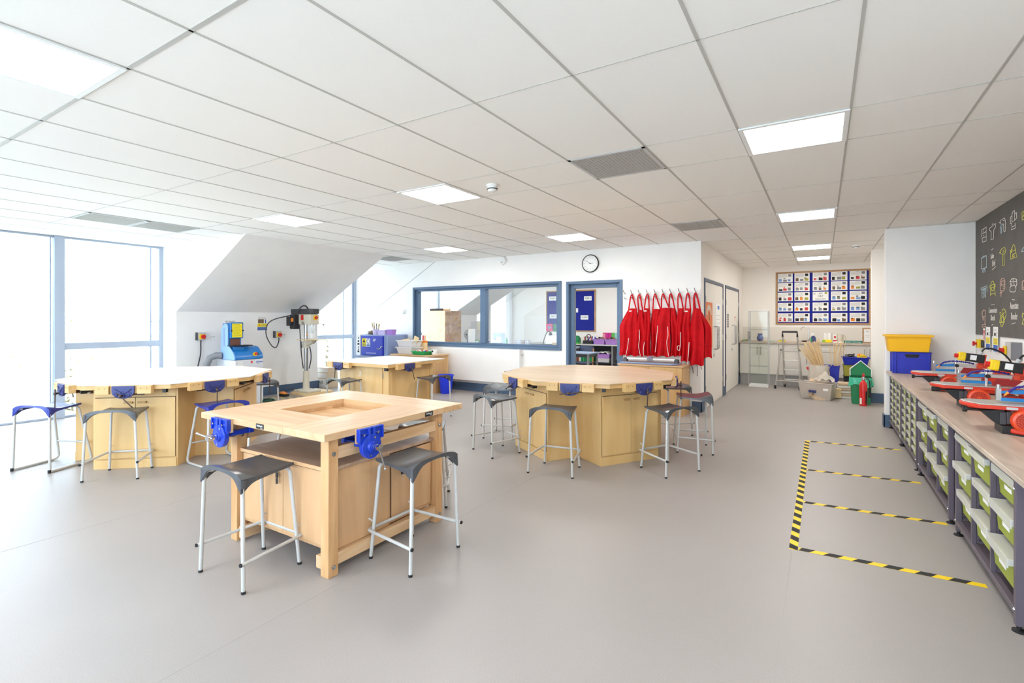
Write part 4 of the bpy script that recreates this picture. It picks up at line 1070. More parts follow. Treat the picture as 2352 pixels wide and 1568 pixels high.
CORD = {0: [[(-2.719, 1.138), (-2.729, 1.031), (-2.758, .885), (-2.783, .797)]], 1: [[(-2.552, 1.275), (-2.547, 1.132), (-2.562, 1.007), (-2.532, .846)]], 2: [[(-2.458, 1.076), (-2.474, .943), (-2.465, .848)]],
        4: [[(-2.235, 1.344), (-2.255, 1.138), (-2.276, .922)], [(-2.081, 1.331), (-2.076, 1.188), (-2.095, 1.076), (-2.067, .864)]], 6: [[(-1.889, 1.246), (-1.888, 1.081), (-1.905, .962), (-1.936, .979), (-1.930, 1.03), (-1.892, 1.026)]], 8: [[(-1.752, 1.093), (-1.762, .921), (-1.775, .739), (-1.759, .649)]]}
for i, (xh, a, b, zt, c, d, zb, dep, nf, lab) in enumerate(AP):
    t = thing('apron', lab, 'apron', (xh, YB, 1.86), 0, 'red aprons on the hooks'); ph = random.uniform(0, 6)
    def f(u, v, a=a, b=b, zt=zt, c=c, d=d, zb=zb, dep=dep, nf=nf, ph=ph, xh=xh):
        k = .80*min(1, v/.36)**.9+.20*v; L, Rr = a+(c-a)*k, b+(d-b)*k
        w = (u-.5)*2
        y = -dep-.012*v-(.006+.030*v)*math.sin(nf*PI*2*u+ph+1.3*v)+.03*w*w-.008*math.sin(9*v+5*u+ph)
        return (L+(Rr-L)*u-xh+.006*math.sin(7*v+ph), min(y, -.006), zt+(zb-zt)*v+.012*math.sin(nf*6*u+ph)*v*v-1.86-.012*w*w*(1-v))
    bo = obj('body', MB().surf(22, 22, f, 0, .004), 'red_apron', t, sharp=70)
    if i in (0, 2, 7): obj('name_tag', MB().box(*[f(.35, .03)[0]-.022, f(.35, .03)[1]-.010, f(.35, .03)[2]-.030], *[f(.35, .03)[0]+.022, f(.35, .03)[1]-.006, f(.35, .03)[2]-.012]), 'cord_white', bo)
    s = MB(); p0, p1 = f(.06, .01), f(.94, .01)
    top = (0, -.062, -.002); e = .012 if i == 9 else 0
    ribbon(s, [p0, (-.022, -.068+e, -.06), (-.008, -.064+e, -.012), (0, -.062+e, -.002), (.010, -.060+e, -.014), (.024, -.060+e, -.06), p1], .011)
    obj('neck_strap', s, 'red_apron', t)
    for cd in CORD.get(i, []): obj('cord', MB().tube(smooth([(x-xh, -dep-.055, z-1.86) for x, z in cd]), .0045, 7), 'cord_white', t)
    if i == 8: obj('cord', MB().tube([(-.05, -.11, -1.11), (-.03, -.10, -1.19), (-.025, -.1, -1.25)], .004, 6).tube([(.03, -.10, -1.1), (.04, -.1, -1.2), (.035, -.1, -1.29)], .004, 6).tube([(.08, -.10, -1.1), (.10, -.1, -1.18)], .004, 6), 'ink_black', t, label='dangling black apron ties')

t = thing('low_cupboard', 'low pale beech double cupboard below the red aprons', 'cupboard', (-2.255, 7.86, 0))
obj('body', MB().box(-.49, -.245, .0, .49, .235, .728), 'maple_cab', t, bevel=.002)
obj('top', MB().box(-.505, -.265, .728, .505, .235, .752), 'beech', t, bevel=.003)
for s in (-1, 1): 
    d = obj('door', MB().box(min(0, s*.485)+.002*(s > 0), -.262, .06, max(0, s*.485)-.002*(s < 0), -.246, .722), 'maple_cab', t, bevel=.002)
    obj('handle', MB().tube([(s*.04, -.262, .55), (s*.04, -.285, .555), (s*.04, -.285, .645), (s*.04, -.262, .65)], .005, 8), 'steel', d)
t = thing('paper_trimmer', 'grey rotary paper trimmer with a white cutting rail on the low cupboard', 'paper trimmer', (-2.29, 7.78, .753))
obj('base', MB().prism([(-.44, -.17), (.38, -.17), (.44, -.10), (.44, .17), (-.44, .17)], .004, .024), 'chem_grey', t, bevel=.004)
obj('mat', MB().box(-.38, -.14, .0245, .36, .13, .027), 'mid_grey', t)
for s in (-1, 1): obj('rail_post', MB().prism([(-.06, .024), (.06, .024), (.045, .075), (.0, .088), (-.03, .07)], s*.40-.03, s*.40+.03, 'x'), 'dark_grey', t, bevel=.006)
obj('cutting_rail', MB().box(-.38, -.02, .060, .38, .025, .084), 'white', t, bevel=.003)
hd = obj('cutter_head', MB().box(-.05, -.035, .048, .04, .04, .096), 'mid_grey', t, bevel=.006)
obj('thumb_grip', MB().box(-.03, -.02, .096, .02, .02, .106), 'purple_bin', hd, bevel=.003)

t = thing('radiator', 'long plain white radiator panel below the inside window', 'radiator', (-5.79, YB, .22))
obj('panel', MB().box(-.93, -.105, 0, .90, -.012, .645), 'wall_white', t, bevel=.01)
obj('end_cap', MB().box(.902, -.115, -.01, .955, -.002, .655), 'white', t, bevel=.006)
obj('valve', MB().cyl((.962, -.05, .56), (.99, -.05, .56), .018, n=12), 'light_grey', t)
t = thing('thermostat', 'small round white thermostat left of the inside window', 'thermostat', (-7.89, YB, 1.61))
m = MB(); m.M = Matrix.Rotation(PI/2, 4, 'X'); m.lathe([(.045, .001), (.047, .018), (.038, .034), (.03, .05), (0, .052)], 24)
obj('dial', m, 'white', t); obj('plate', MB().box(-.065, -.012, -.055, .065, -.001, .055), 'white', t, bevel=.006)
t = thing('alarm_sounder', 'white corner motion sensor high on the back wall left of the clock', 'motion sensor', (-5.25, YB, 2.575))
obj('housing', MB().prism([(-.055, -.07), (-.02, -.085), (.03, -.06), (.07, .0), (.02, .085), (-.04, .07), (-.065, 0)], -.055, -.001, 'y'), 'white', t, bevel=.012)
obj('lens', MB().ball((-.02, -.055, -.03), .018, 10), 'light_grey', t)

# ------------------------------------------------------------------ store door papers
def door_paper(label, y0, y1, z0, z1, base, mats, build):
    t = thing('poster', label, 'poster', (XC+.0065, (y0+y1)/2, z0)); w, h = (y1-y0)/2, z1-z0
    m = MB().box(.0005, -w, 0, .002, w, h, 0); build(m, w, h); obj('sheet', m, [base]+mats, t)
def orange(m, w, h):
    for i in range(10):
        a, b = PI*i/10, PI*(i+1)/10
        m.add([(.0024, -r*math.cos(q), h*.74+r*.7*math.sin(q)) for r, q in ((w*.80, a), (w*.80, b), (w*.42, b), (w*.42, a))], [(0, 1, 2, 3)], 2)
    for i, ch in enumerate('DESIGN'):
        a = PI*(i+.5)/6; put_text(m, ch, w*.26, (.003, -w*.61*math.cos(a), h*.74+w*.43*math.sin(a)), (0, 1, 0), (0, 0, 1), 0, .8)
    m.cyl((.003, 0, h*.62), (.003, 0, h*.79), .006, n=6, mi=4)
    m.prism([(-.035, .21*h), (.035, .21*h), (.03, .45*h), (0, .56*h), (-.03, .45*h)], .002, .0035, 'x', 1)
    m.prism([(-.03, .15*h), (.03, .15*h), (.035, .21*h), (-.035, .21*h)], .002, .0035, 'x', 2); m.prism([(-.02, .08*h), (.02, .08*h), (.03, .15*h), (-.03, .15*h)], .002, .0035, 'x', 3)
    m.box(.002, -w*.95, .01, .0026, w*.95, h*.05, 2)
door_paper('orange pencil poster on the first white store door', 8.46, 9.05, .93, 1.73, 'poster_orange', ['yellow', 'cream', 'black', 'ink_brown'], orange)
def sheet(m, w, h):
    m.box(.002, -w*.3, h*.88, .0025, w*.4, h*.96, 1)
    for i in range(9): m.box(.002, -w*.8, h*(.06+.085*i), .0025, w*.8, h*(.066+.085*i), 2); m.box(.002, -w*.95, h*(.08+.085*i), .0025, -w*.85, h*(.09+.085*i), 1)
door_paper('tall white printed list on the first white store door, right of the orange poster', 9.37, 9.86, .92, 1.72, 'paper', ['ink_blue', 'ink_grey'], sheet)
def grey_sheet(m, w, h): 
    for i in range(6): m.box(.002, -w*.85, h*(.05+.16*i), .0025, -w*.05, h*(.14+.16*i), 1); m.box(.002, w*.05, h*(.05+.16*i), .0025, w*.85, h*(.14+.16*i), 2)
door_paper('small grey and brown sheet on the second white store door', 10.55, 10.80, 1.28, 1.56, 'light_grey', ['ink_grey', 'ink_brown'], grey_sheet)
door_paper('small red and white notice on the second white store door', 11.55, 11.72, 1.40, 1.52, 'paper', ['red'], lambda m, w, h: m.box(.002, -w*.8, h*.55, .0025, w*.8, h*.9, 1).box(.002, -w*.8, h*.1, .0025, -w*.1, h*.45, 1))

# ------------------------------------------------------------------ kitchenette at the far end
KT = .955
tag(obj('kitchen_worktop', MB().box(XC+.002, 12.22, .918, 1.25, YF-.001, KT), 'worktop', bevel=.003), 'wood effect worktop with the sink at the far end of the corridor', 'worktop')
tag(obj('splashback', MB().box(XC+.002, YF-.012, KT, 1.25, YF-.001, 1.27), 'kitchen'), 'plain pale splashback strip behind the far sink worktop', 'splashback')
def cab(label, x0, x1, spec):
    t = thing('kitchen_cupboard', label, 'cupboard', ((x0+x1)/2, 12.25, 0), 0, 'kitchen base cupboards'); o = (x0+x1)/2
    obj('body', MB().box(x0-o, .012, .24, x1-o, .69, .917), 'kitchen', t)
    obj('plinth', MB().box(x0-o, .05, 0, x1-o, .08, .24), 'plinth', t)
    for kind, a, b, z0, z1, hx in spec:
        d = obj('drawer' if kind == 'w' else 'door', MB().box(a-o+.002, -.006, z0, b-o-.002, .012, z1), 'kitchen', t, bevel=.002)
        if kind == 'w': pts = [(hx-.09-o, -.006, .83), (hx-.09-o, -.034, .83), (hx+.09-o, -.034, .83), (hx+.09-o, -.006, .83)]
        elif kind == 'd': pts = [(hx-o, -.006, z1-.24), (hx-o, -.034, z1-.24), (hx-o, -.034, z1-.06), (hx-o, -.006, z1-.06)]
        else: continue
        obj('handle', MB().tube(pts, .006, 8), 'steel', d)
cab('pale kitchen cupboard by the store doors, behind the glass display tower', -1.585, -.812, [('x', -1.585, -1.385, .25, .905, 0), ('d', -1.385, -1.197, .25, .905, -1.23), ('d', -1.195, -.812, .25, .905, -1.16)])
cab('pale kitchen cupboard with a drawer behind the stepladder, under the tap', -.808, -.238, [('w', -.808, -.238, .76, .905, -.52), ('d', -.808, -.238, .25, .752, -.29)])
cab('pale kitchen cupboard with a drawer behind the bundle of dowels', -.234, .358, [('w', -.234, .358, .76, .905, .06), ('d', -.234, .358, .25, .752, -.18)])
cab('pale kitchen cupboard right of the dowels, behind the green bin', .362, 1.14, [('d', .362, .749, .25, .905, .708), ('d', .753, 1.14, .25, .905, .795)])

t = thing('kitchen_tap', 'tall swan neck chrome tap on the far worktop', 'tap', (-.262, 12.72, KT))
obj('body', MB().lathe([(.03, 0), (.03, .012), (.022, .02), (.020, .09), (.012, .10)], 16).cyl((0, 0, .05), (.05, -.02, .07), .008, n=8), 'chrome', t)
obj('spout', MB().tube([(0, 0, .08), (0, 0, .24), (-.01, 0, .285), (-.04, 0, .318), (-.08, 0, .33), (-.12, 0, .315), (-.145, 0, .285), (-.152, 0, .25)], .0105, 10), 'chrome', t)
t = thing('sink_plug_bowl', 'small dark metal bowl beside the tap', 'bowl', (-.34, 12.58, KT+.0005))
obj('bowl', MB().lathe([(.02, 0), (.05, .012), (.058, .03), (.053, .03), (.045, .015), (0, .008)], 18), 'iron_brown', t)
t = thing('spray_bottle', 'purple and green spray bottle right of the tap', 'spray bottle', (-.175, 12.6, KT+.0005))
obj('bottle', MB().prism([(-.05, 0), (.05, 0), (.045, .10), (.02, .135), (-.02, .135), (-.05, .10)], -.025, .025, 'y'), 'vice_navy', t, bevel=.006)
obj('label_band', MB().box(-.051, -.0265, .01, -.02, .0265, .095), 'green', t)
obj('trigger', MB().cyl((-.01, 0, .135), (-.01, 0, .165), .013, n=10).box(-.05, -.010, .160, .018, .010, .19).tube([(-.035, 0, .16), (-.045, 0, .135)], .005, 6), 'white', t)
for i, (x, z, lab) in enumerate(((.045, 0, 'lower left'), (.125, 0, 'lower right'), (.045, .098, 'upper left'), (.125, .098, 'upper right'))):
    m = MB(); m.M = Matrix.Translation((0, 0, 0)); m.lathe([(.020, 0), (.040, 0), (.040, .097), (.020, .097)], 20, ring=True)
    tag(obj('paper_roll', m, 'paper', loc=(x, 12.72, KT+.001+z)), 'white paper roll on the far worktop, %s of a stack of four' % lab, 'paper roll', 'stack of paper rolls')
t = thing('sponge_pack', 'bright yellow pack of sponges in front of the paper rolls', 'sponge pack', (.075, 12.5, KT+.001))
obj('pack', MB().box(-.085, -.03, 0, .085, .03, .062), 'yellow_sign', t, bevel=.012); obj('band', MB().box(-.086, -.031, .015, -.03, .031, .05), 'leaf_green', t, bevel=.004)
t = thing('detergent_box', 'tall red and white detergent carton beside a beige jug', 'carton', (.215, 12.6, KT+.001))
obj('carton', MB().box(-.028, -.025, 0, .028, .025, .17), 'paper', t, bevel=.003); obj('print', MB().box(-.0285, -.0255, .01, .0285, .0255, .055).box(-.015, -.0257, .09, .018, -.0245, .14), 'red', t)
t = thing('jug', 'beige plastic jug near the picture frame', 'jug', (.31, 12.66, KT+.001))
obj('body', MB().lathe([(.045, 0), (.055, .01), (.062, .16), (.06, .17), (.055, .165), (.05, .015), (0, .01)], 20), 'cream', t)
obj('handle', MB().tube([(.06, 0, .15), (.095, 0, .135), (.095, 0, .06), (.058, 0, .04)], .007, 8), 'cream', t)
for i in range(2): tag(obj('cloth_stack', MB().box(-.045, -.05, 0, .045, .05, .026), 'paper', bevel=.008, loc=(.225+.10*i, 12.45, KT+.001)), 'folded white cloth pad in front of the %s' % ('red carton', 'beige jug')[i], 'cloth')
t = thing('name_sign', 'long teal sign block reading Design Technology on the far worktop', 'sign', (.525, 12.42, KT+.001))
obj('block', MB().box(-.16, -.012, 0, .16, .012, .05), 'teal', t, bevel=.003)
m = MB(); put_text(m, 'Design Technology', .036, (0, -.0128, .025), (1, 0, 0), (0, 0, 1), 0, .95); obj('lettering', m, 'paper', t)
t = thing('certificate', 'wooden framed certificate leaning on the far splashback', 'picture frame', (.80, 12.62, KT+.001))
t.location = (.62+.16, 12.6, KT+.001)
fr = MB()
for a, b, c, d in ((-.08, -.055, 0, .315), (.055, .08, 0, .315), (-.055, .055, 0, .025), (-.055, .055, .29, .315)): fr.box(a, -.01, c, b, .01, d)
t.location = (.775, 12.62, KT+.001)
obj('frame', fr, 'oak_frame', t, bevel=.003); obj('paper', MB().box(-.056, -.004, .024, .056, .006, .292, 0).box(-.03, -.0045, .12, .035, -.004, .124, 1).box(-.03, -.0045, .15, .035, -.004, .154, 1).box(-.02, -.0045, .23, .02, -.004, .24, 1), ['paper', 'ink_grey'], t)
t = thing('vase', 'blue glazed pot behind the glass display tower', 'vase', (-1.21, 12.6, KT+.001))
obj('pot', MB().lathe([(.04, 0), (.062, .03), (.070, .07), (.058, .11), (.044, .13), (.05, .16), (.053, .168), (.046, .165), (.038, .13), (0, .02)], 24), 'vase_blue', t)
t = thing('speaker', 'slim black speaker at the left end of the far worktop', 'speaker', (-1.43, 12.62, KT+.001))
obj('cabinet', MB().box(-.03, -.04, 0, .03, .04, .22), 'black', t, bevel=.004); obj('grille', MB().box(-.024, -.042, .06, .024, -.040, .21), 'dark_grey', t)
t = thing('cleaning_cloth', 'crumpled green cloth at the left end of the far worktop', 'cloth', (-1.49, 12.45, KT+.0005))
obj('cloth', MB().surf(10, 6, lambda u, v: (-.08+.16*u, -.06+.12*v, .012+.022*abs(math.sin(7*u+3*v))*math.sin(PI*u)**.5), 0, .004), 'leaf_green', t)
t = thing('sponge', 'flat yellow sponge between display tower and stepladder', 'sponge', (-.76, 12.5, KT+.001)); obj('pad', MB().box(-.06, -.03, 0, .06, .03, .03, 0).box(-.06, -.03, .03, .06, .03, .036, 1), ['yellow_sign', 'green'], t, bevel=.004)
t = thing('tray_cloth', 'pale blue flat cloth on the far worktop left of the sponge', 'cloth', (-.97, 12.45, KT+.001)); obj('cloth', MB().box(-.08, -.06, 0, .08, .06, .012), 'mint', t, bevel=.005)

# pinboard with the sheets
bx0, bx1, bz0, bz1 = -.918, .86, 1.328, 2.52
t = thing('pinboard', 'blue pinboard with an oak frame above the sink', 'pinboard', (-.03, YF, bz0))
obj('felt', MB().box(bx0+.03+.03, -.012, .03, bx1-.03+.03, -.001, bz1-bz0-.03), 'pin_blue', t)
fr = MB(); W = bx1-bx0; H = bz1-bz0; l = bx0+.03
fr.box(l, -.022, 0, l+W, -.001, .038).box(l, -.022, H-.038, l+W, -.001, H).box(l, -.022, .038, l+.038, -.001, H-.038).box(l+W-.038, -.022, .038, l+W, -.001, H-.038)
obj('frame', fr, 'oak_frame', t, bevel=.003)
cols = [(-.874, -.579), (-.544, -.250), (-.192, .105), (.150, .447), (.489, .787)]
rows = [(2.288, 2.482), (2.078, 2.272), (1.860, 2.054), (1.626, 1.820), (1.388, 1.582)]
SM = ['paper', 'ink_grey', 'ink_black', 'ink_brown', 'sky_photo', 'red', 'orange', 'mid_grey', 'olive']
random.seed(3)
PAL = {(0, 0): [4, 7, 4], (1, 0): [3, 7, 8], (2, 0): [5, 2, 5], (3, 0): [2, 7, 8], (4, 0): [2, 5, 3], (0, 1): [2, 5, 7], (1, 1): [1, 1, 5], (2, 1): [7, 3, 6], (3, 1): [3, 7, 6], (4, 1): [6, 8, 7],
       (0, 2): [2, 7, 5], (1, 2): [3, 6, 8], (3, 2): [4, 7, 8], (4, 2): [6, 4, 2], (0, 3): [4, 4, 7], (1, 3): [6, 2, 5], (2, 3): [7, 7, 2], (3, 3): [8, 7, 1], (4, 3): [4, 4, 1],
       (0, 4): [5, 5, 1], (1, 4): [2, 3, 4], (2, 4): [2, 7, 4], (3, 4): [2, 4, 3], (4, 4): [6, 2, 7]}
NUM = ['first', 'second', 'third', 'fourth', 'fifth']
for c, (xa, xb) in enumerate(cols):
    for r, (za, zb) in enumerate(rows):
        w, h = xb-xa, zb-za; m = MB().box(-w/2, -.0025, 0, w/2, -.0005, h, 0)
        def rect(a, b, e, g, mi): m.box(-w/2+a*w, -.0032, b*h, -w/2+(a+e)*w, -.0026, (b+g)*h, mi)
        if (c, r) == (2, 2):
            put_text(m, '202', .052, (0, -.003, h*.80), (1, 0, 0), (0, 0, 1), 2); put_text(m, 'D&T', .055, (0, -.003, h*.50), (1, 0, 0), (0, 0, 1), 2); put_text(m, 'DESIGNERS', .040, (0, -.003, h*.16), (1, 0, 0), (0, 0, 1), 2)
            rect(.76, .72, .16, .22, 8); rect(.04, .72, .14, .05, 1); rect(.04, .82, .14, .05, 1); lab = 'white sheet with big handwritten capitals in the middle of the pinboard'
        else:
            pal = PAL[(c, r)]
            rect(.70, .64, .20, .28, 2 if (c+r) % 2 else 7); rect(.34, .90, .26, .025, 1)
            for q in range(6): rect(.06, .56+.055*q, .56, .012, 1)
            for k in range(3):
                rect(.06+.30*k+random.uniform(0, .03), .07+random.uniform(0, .05), random.uniform(.16, .26), random.uniform(.2, .36), pal[k])
                if random.random() < .6: rect(.10+.28*k, .34+random.uniform(0, .04), random.uniform(.08, .16), random.uniform(.06, .12), random.choice(pal))
            lab = 'printed design sheet with small pictures, %s row, %s column of the pinboard' % (('top', 'second', 'third', 'fourth', 'bottom')[r], NUM[c])
        tag(obj('design_sheet', m, SM, loc=((xa+xb)/2, YF-.012, za)), lab, 'sheet', 'sheets on the pinboard')

# glass display tower
t = thing('display_tower', 'tall narrow glass display cabinet by the store doors', 'display cabinet', (-1.17, 12.0, 0))
gw, gd, gh = .185, .16, 1.62
obj('base', MB().box(-gw, -gd, 0, gw, gd, .045), 'white', t, bevel=.004); obj('cap', MB().box(-gw, -gd, gh, gw, gd, gh+.03), 'white', t, bevel=.004)
for x0, y0, x1, y1 in ((-gw+.004, -gd+.01, -gw+.008, gd-.01), (gw-.008, -gd+.01, gw-.004, gd-.01), (-gw+.01, gd-.008, gw-.01, gd-.004)): obj('glass_panel', MB().box(x0, y0, .046, x1, y1, gh-.001), 'glass_case', t)
obj('glass_door', MB().box(-gw+.012, -gd+.002, .05, gw-.012, -gd+.006, gh-.004), 'glass_case', t)
for z in (.44, .83, 1.22):
    sh = obj('glass_shelf', MB().box(-gw+.01, -gd+.012, z, gw-.01, gd-.012, z+.006), 'glass_case', t)
    obj('shelf_edge', MB().box(-gw+.012, -gd+.008, z, gw-.012, -gd+.0125, z+.006), 'mid_grey', sh)
for s in (-1, 1): obj('corner_strip', MB().box(s*gw-.006, -gd, .046, s*gw+.006, -gd+.008, gh).box(s*gw-.006, gd-.008, .046, s*gw+.006, gd, gh), 'light_grey', t)

# stepladder
t = thing('stepladder', 'small aluminium stepladder with black top handle in front of the sink units', 'stepladder', (-.60, 11.95, 0))
def rail(a, b): return MB().tube([a, b], .016, 8)
TL, TR = (-.12, -.02, 1.17), (.145, -.02, 1.17); BL, BR = (-.095, .25, .02), (.235, .22, .02)
obj('climbing_frame', MB().tube([TL, BL], .0165, 4).tube([TR, BR], .0165, 4), 'alu', t)
obj('prop_frame', MB().tube([(-.15, .05, .80), (-.245, -.16, .05)], .013, 4).tube([(.185, .04, .80), (.20, -.19, .05)], .013, 4).tube([(-.235, -.145, .17), (.198, -.16, .17)], .009, 8), 'alu', t)
for z in (.16, .37, .575):
    k = 1-z/1.17; a = Vector(BL).lerp(Vector(TL), z/1.17); b = Vector(BR).lerp(Vector(TR), z/1.17)
    obj('tread', MB().box(a.x, a.y-.075, z, b.x, a.y+.02, z+.022), 'alu', t, bevel=.004)
obj('top_handle', MB().tube([(-.118, -.02, 1.08), (-.122, -.02, 1.185), (.147, -.02, 1.185), (.150, -.02, 1.08)], .020, 8), 'black', t)
for p in (BL, BR, (-.247, -.165, .02), (.2, -.195, .02)): obj('foot', MB().box(p[0]-.02, p[1]-.02, 0, p[0]+.02, p[1]+.02, .07), 'black', t, bevel=.004)
for p in ((-.152, .05, .80), (.187, .04, .80)): obj('hinge', MB().ball(p, .024, 10), 'mid_grey', t)

# pile of craft stuff
t = thing('storage_box', 'clear plastic storage box full of scrap on the floor', 'storage box', (-.08, 10.72, 0), R(-14))
obj('body', MB().bin(-.27, -.185, .0, .27, .185, .30, .035, .005, .012), 'clear_box', t, bevel=.006)
obj('scrap', MB().surf(14, 10, lambda u, v: (-.23+.46*u, -.14+.28*v, .15+.05*math.sin(6*u+4*v)+.03*math.sin(17*u)), 0, .13), 'cardboard', t)
obj('handle', MB().box(-.10, -.192, .12, .02, -.172, .165), 'vice_navy', t, bevel=.006); obj('label_card', MB().box(.13, -.1795, .17, .21, -.1775, .21), 'paper', t)
t = thing('craft_sheet', 'crumpled clear film and brown paper heaped on the clear storage box', 'packaging', (-.08, 10.74, .302))
random.seed(8)
obj('brown_paper', MB().surf(16, 10, lambda u, v: (-.13+.36*u, -.13+.22*v, .012+.03*math.sin(3*u+2)*v+.012*math.sin(9*u)), 0, .004), 'cardboard', t)
obj('film', MB().surf(22, 16, lambda u, v: (-.06+.32*u, -.10+.22*v, .03+.15*math.exp(-((u-.55)/.3)**2-((v-.5)/.4)**2)+.02*math.sin(19*u+7*v)+.014*math.sin(31*v)), 0, .003), 'film', t)
t = thing('carrier_bag', 'beige translucent bag standing behind the clear storage box', 'bag', (-.07, 11.12, 0))
obj('bag', MB().surf(24, 14, lambda u, v: ((.17+.012*math.sin(11*v+3*u))*(1 if abs(math.cos(2*PI*u)) > 2 else 1)*math.cos(2*PI*u)*(.95+.08*v), .13*math.sin(2*PI*u)*(.95+.1*v)+.012*math.sin(14*u*PI+5*v), .01+.56*v+.012*math.sin(6*PI*u)*v), 0, .003), 'film', t)
obj('contents', MB().box(-.13, -.09, .01, .13, .09, .40), 'cardboard', t, bevel=.02)
t = thing('wood_block', 'stack of short pine battens between beige bag and blue bin', 'battens', (.10, 11.08, 0))
for i in range(6): obj('batten', MB().box(-.085, -.10, .40+.028*i-.39, .085, .10, .426+.028*i-.39), 'dowel', t, bevel=.002)
t.location = (.20, 10.98, .0)
t = thing('bin', 'square blue bin holding the bundle of dowels', 'bin', (.12, 11.45, 0)); obj('body', MB().bin(-.15, -.14, 0, .15, .14, .56, .03, .006, .012), 'crate_blue', t, bevel=.004)
random.seed(21)
for i in range(46):
    fan = random.random()
    if i < 36: q = random.random()**.8; top = (-.16-.34*q, random.uniform(-.12, .05), 1.0-.16*q*q); bot = (-.04+.03*random.random()+.08*q, random.uniform(-.07, .07), .02)
    else: top = (random.uniform(-.02, .24), random.uniform(-.12, .05), .92); bot = (random.uniform(.0, .08), random.uniform(-.07, .07), .02)
    # each rod leaves over the rim of the bin
    d = Vector(top)-Vector(bot); L = random.uniform(.92, 1.06); p = Vector(bot)+d.normalized()*L
    tag(obj('dowel', MB().cyl(bot, p, random.uniform(.006, .0095), n=7), 'dowel', loc=(.12, 11.45, .014)), 'thin pale wooden dowel in the fan of rods sticking out of the blue bin', 'dowel', 'dowels in the blue bin')
t = thing('paper_stack', 'stack of film wrapped brown boards beside the green bin', 'stack', (.36, 11.1, 0))
for i in range(6): obj('board', MB().box(-.13+.004*(i % 2), -.15, .002+.047*i, .13-.005*(i % 3), .15, .044+.047*i), 'cardboard' if i % 2 else 'cardboard_white', t, bevel=.006)
t = thing('storage_tray', 'olive tray under the blue tray behind the green bin', 'tray', (.53, 11.62, .36)); obj('body', MB().bin(-.20, -.14, 0, .20, .14, .21, .02, .006, .012), 'olive', t, bevel=.004)
t = thing('storage_tray', 'black crate at the bottom of the tray stack behind the green bin', 'crate', (.53, 11.62, 0)); obj('body', MB().bin(-.19, -.14, 0, .19, .14, .355, .02, .006, .01), 'black', t, bevel=.004)
t = thing('storage_tray', 'blue tray of odds and ends on top of the stack behind the green bin', 'tray', (.53, 11.62, .575)); obj('body', MB().bin(-.21, -.15, 0, .21, .15, .15, .03, .006, .015), 'crate_blue', t, bevel=.004)
tag(obj('cable_coil', MB().tube([(.07*math.cos(a/3), .05*math.sin(a/3), .006*math.sin(a)+.002*a) for a in range(40)], .010, 7), 'black', loc=(.44, 11.6, .70)), 'black coiled cable in the blue tray', 'cable')
tag(obj('tape_roll', MB().lathe([(.025, 0), (.05, 0), (.05, .04), (.025, .04)], 20, ring=True), 'orange', loc=(.60, 11.6, .73), rot=(.5, .3, 0)), 'orange and brown tape roll in the blue tray', 'tape roll')
tag(obj('tool_block', MB().box(-.08, -.03, 0, .08, .03, .05).box(-.03, -.04, .05, .05, .04, .075), 'yellow', bevel=.008, loc=(.63, 11.55, .70)), 'yellow plastic tool in the blue tray', 'tool')
t = thing('floor_sweeper', 'red headed tool standing left of the beige bag', 'tool', (-.21, 11.5, 0)); obj('head', MB().prism([(-.07, .50), (.07, .54), (.06, .48), (.03, .44), (-.03, .44), (-.06, .46)], -.03, .03, 'y'), 'red', t, bevel=.006); obj('shaft', MB().box(-.02, -.02, 0, .03, .02, .45), 'iron_brown', t, bevel=.004)

# green bin with peaked lid and the extinguisher
t = thing('waste_bin', 'green plastic waste bin with a peaked hood and green liner', 'waste bin', (.555, 10.50, 0))
obj('body', MB().prism([(-.13, 0), (.13, 0), (.148, .42), (-.148, .42)], -.12, .13, 'y'), 'green', t, bevel=.006)
obj('hood', MB().prism([(-.15, .47), (-.15, .58), (0, .72), (.15, .58), (.15, .47)], .02, .13, 'y').prism([(-.15, .40), (.15, .40), (.15, .48), (-.15, .48)], .09, .13, 'y'), 'green', t, bevel=.006)
obj('hood_edge', MB().tube([(-.152, .015, .47), (-.152, .015, .585), (0, .015, .73), (.152, .015, .585), (.152, .015, .47)], .009, 6), 'white', t)
def liner(u, v):
    a = 2*PI*u; k = 1+.10*v+.05*math.sin(9*a)*v+.03*math.sin(5*a+3*v)
    sx = math.copysign(min(1, abs(math.cos(a))*1.25), math.cos(a)); sy = math.copysign(min(1, abs(math.sin(a))*1.25), math.sin(a))
    return (.155*k*sx, .005-.130*k*sy*(-1), .45-.14*v-.03*math.sin(4*a)*v)
obj('liner', MB().surf(44, 6, liner, 0, .003), 'bag_green', t, sharp=70)
t = thing('fire_extinguisher', 'red fire extinguisher standing in front of the green bin', 'fire extinguisher', (.575, 10.22, 0))
obj('cylinder', MB().lathe([(.050, 0), (.056, .006), (.057, .34), (.052, .375), (.036, .40), (.022, .412), (.020, .43)], 28), 'extinguisher', t)
obj('valve', MB().cyl((0, 0, .42), (0, 0, .47), .018, n=14).box(-.014, -.03, .46, .014, .02, .485).cyl((-.03, 0, .455), (-.015, 0, .455), .018, n=12).cyl((.015, 0, .455), (.04, 0, .45), .01, n=10), 'steel', t)
obj('lever', MB().prism([(-.02, .485), (.02, .485), (.016, .54), (-.006, .545)], -.012, .012, 'y'), 'red', t, bevel=.003)
obj('hose', MB().tube([(.035, 0, .45), (.065, 0, .448), (.085, 0, .42), (.09, 0, .34), (.088, 0, .31)], .008, 8).tube([(.088, 0, .31), (.088, 0, .14)], [.013, .019], 12), 'black', t)
obj('label_card', MB().surf(6, 1, lambda u, v: (.0578*math.cos(R(-150+35*u)), .0578*math.sin(R(-150+35*u)), .03+.10*v)), 'paper', t)
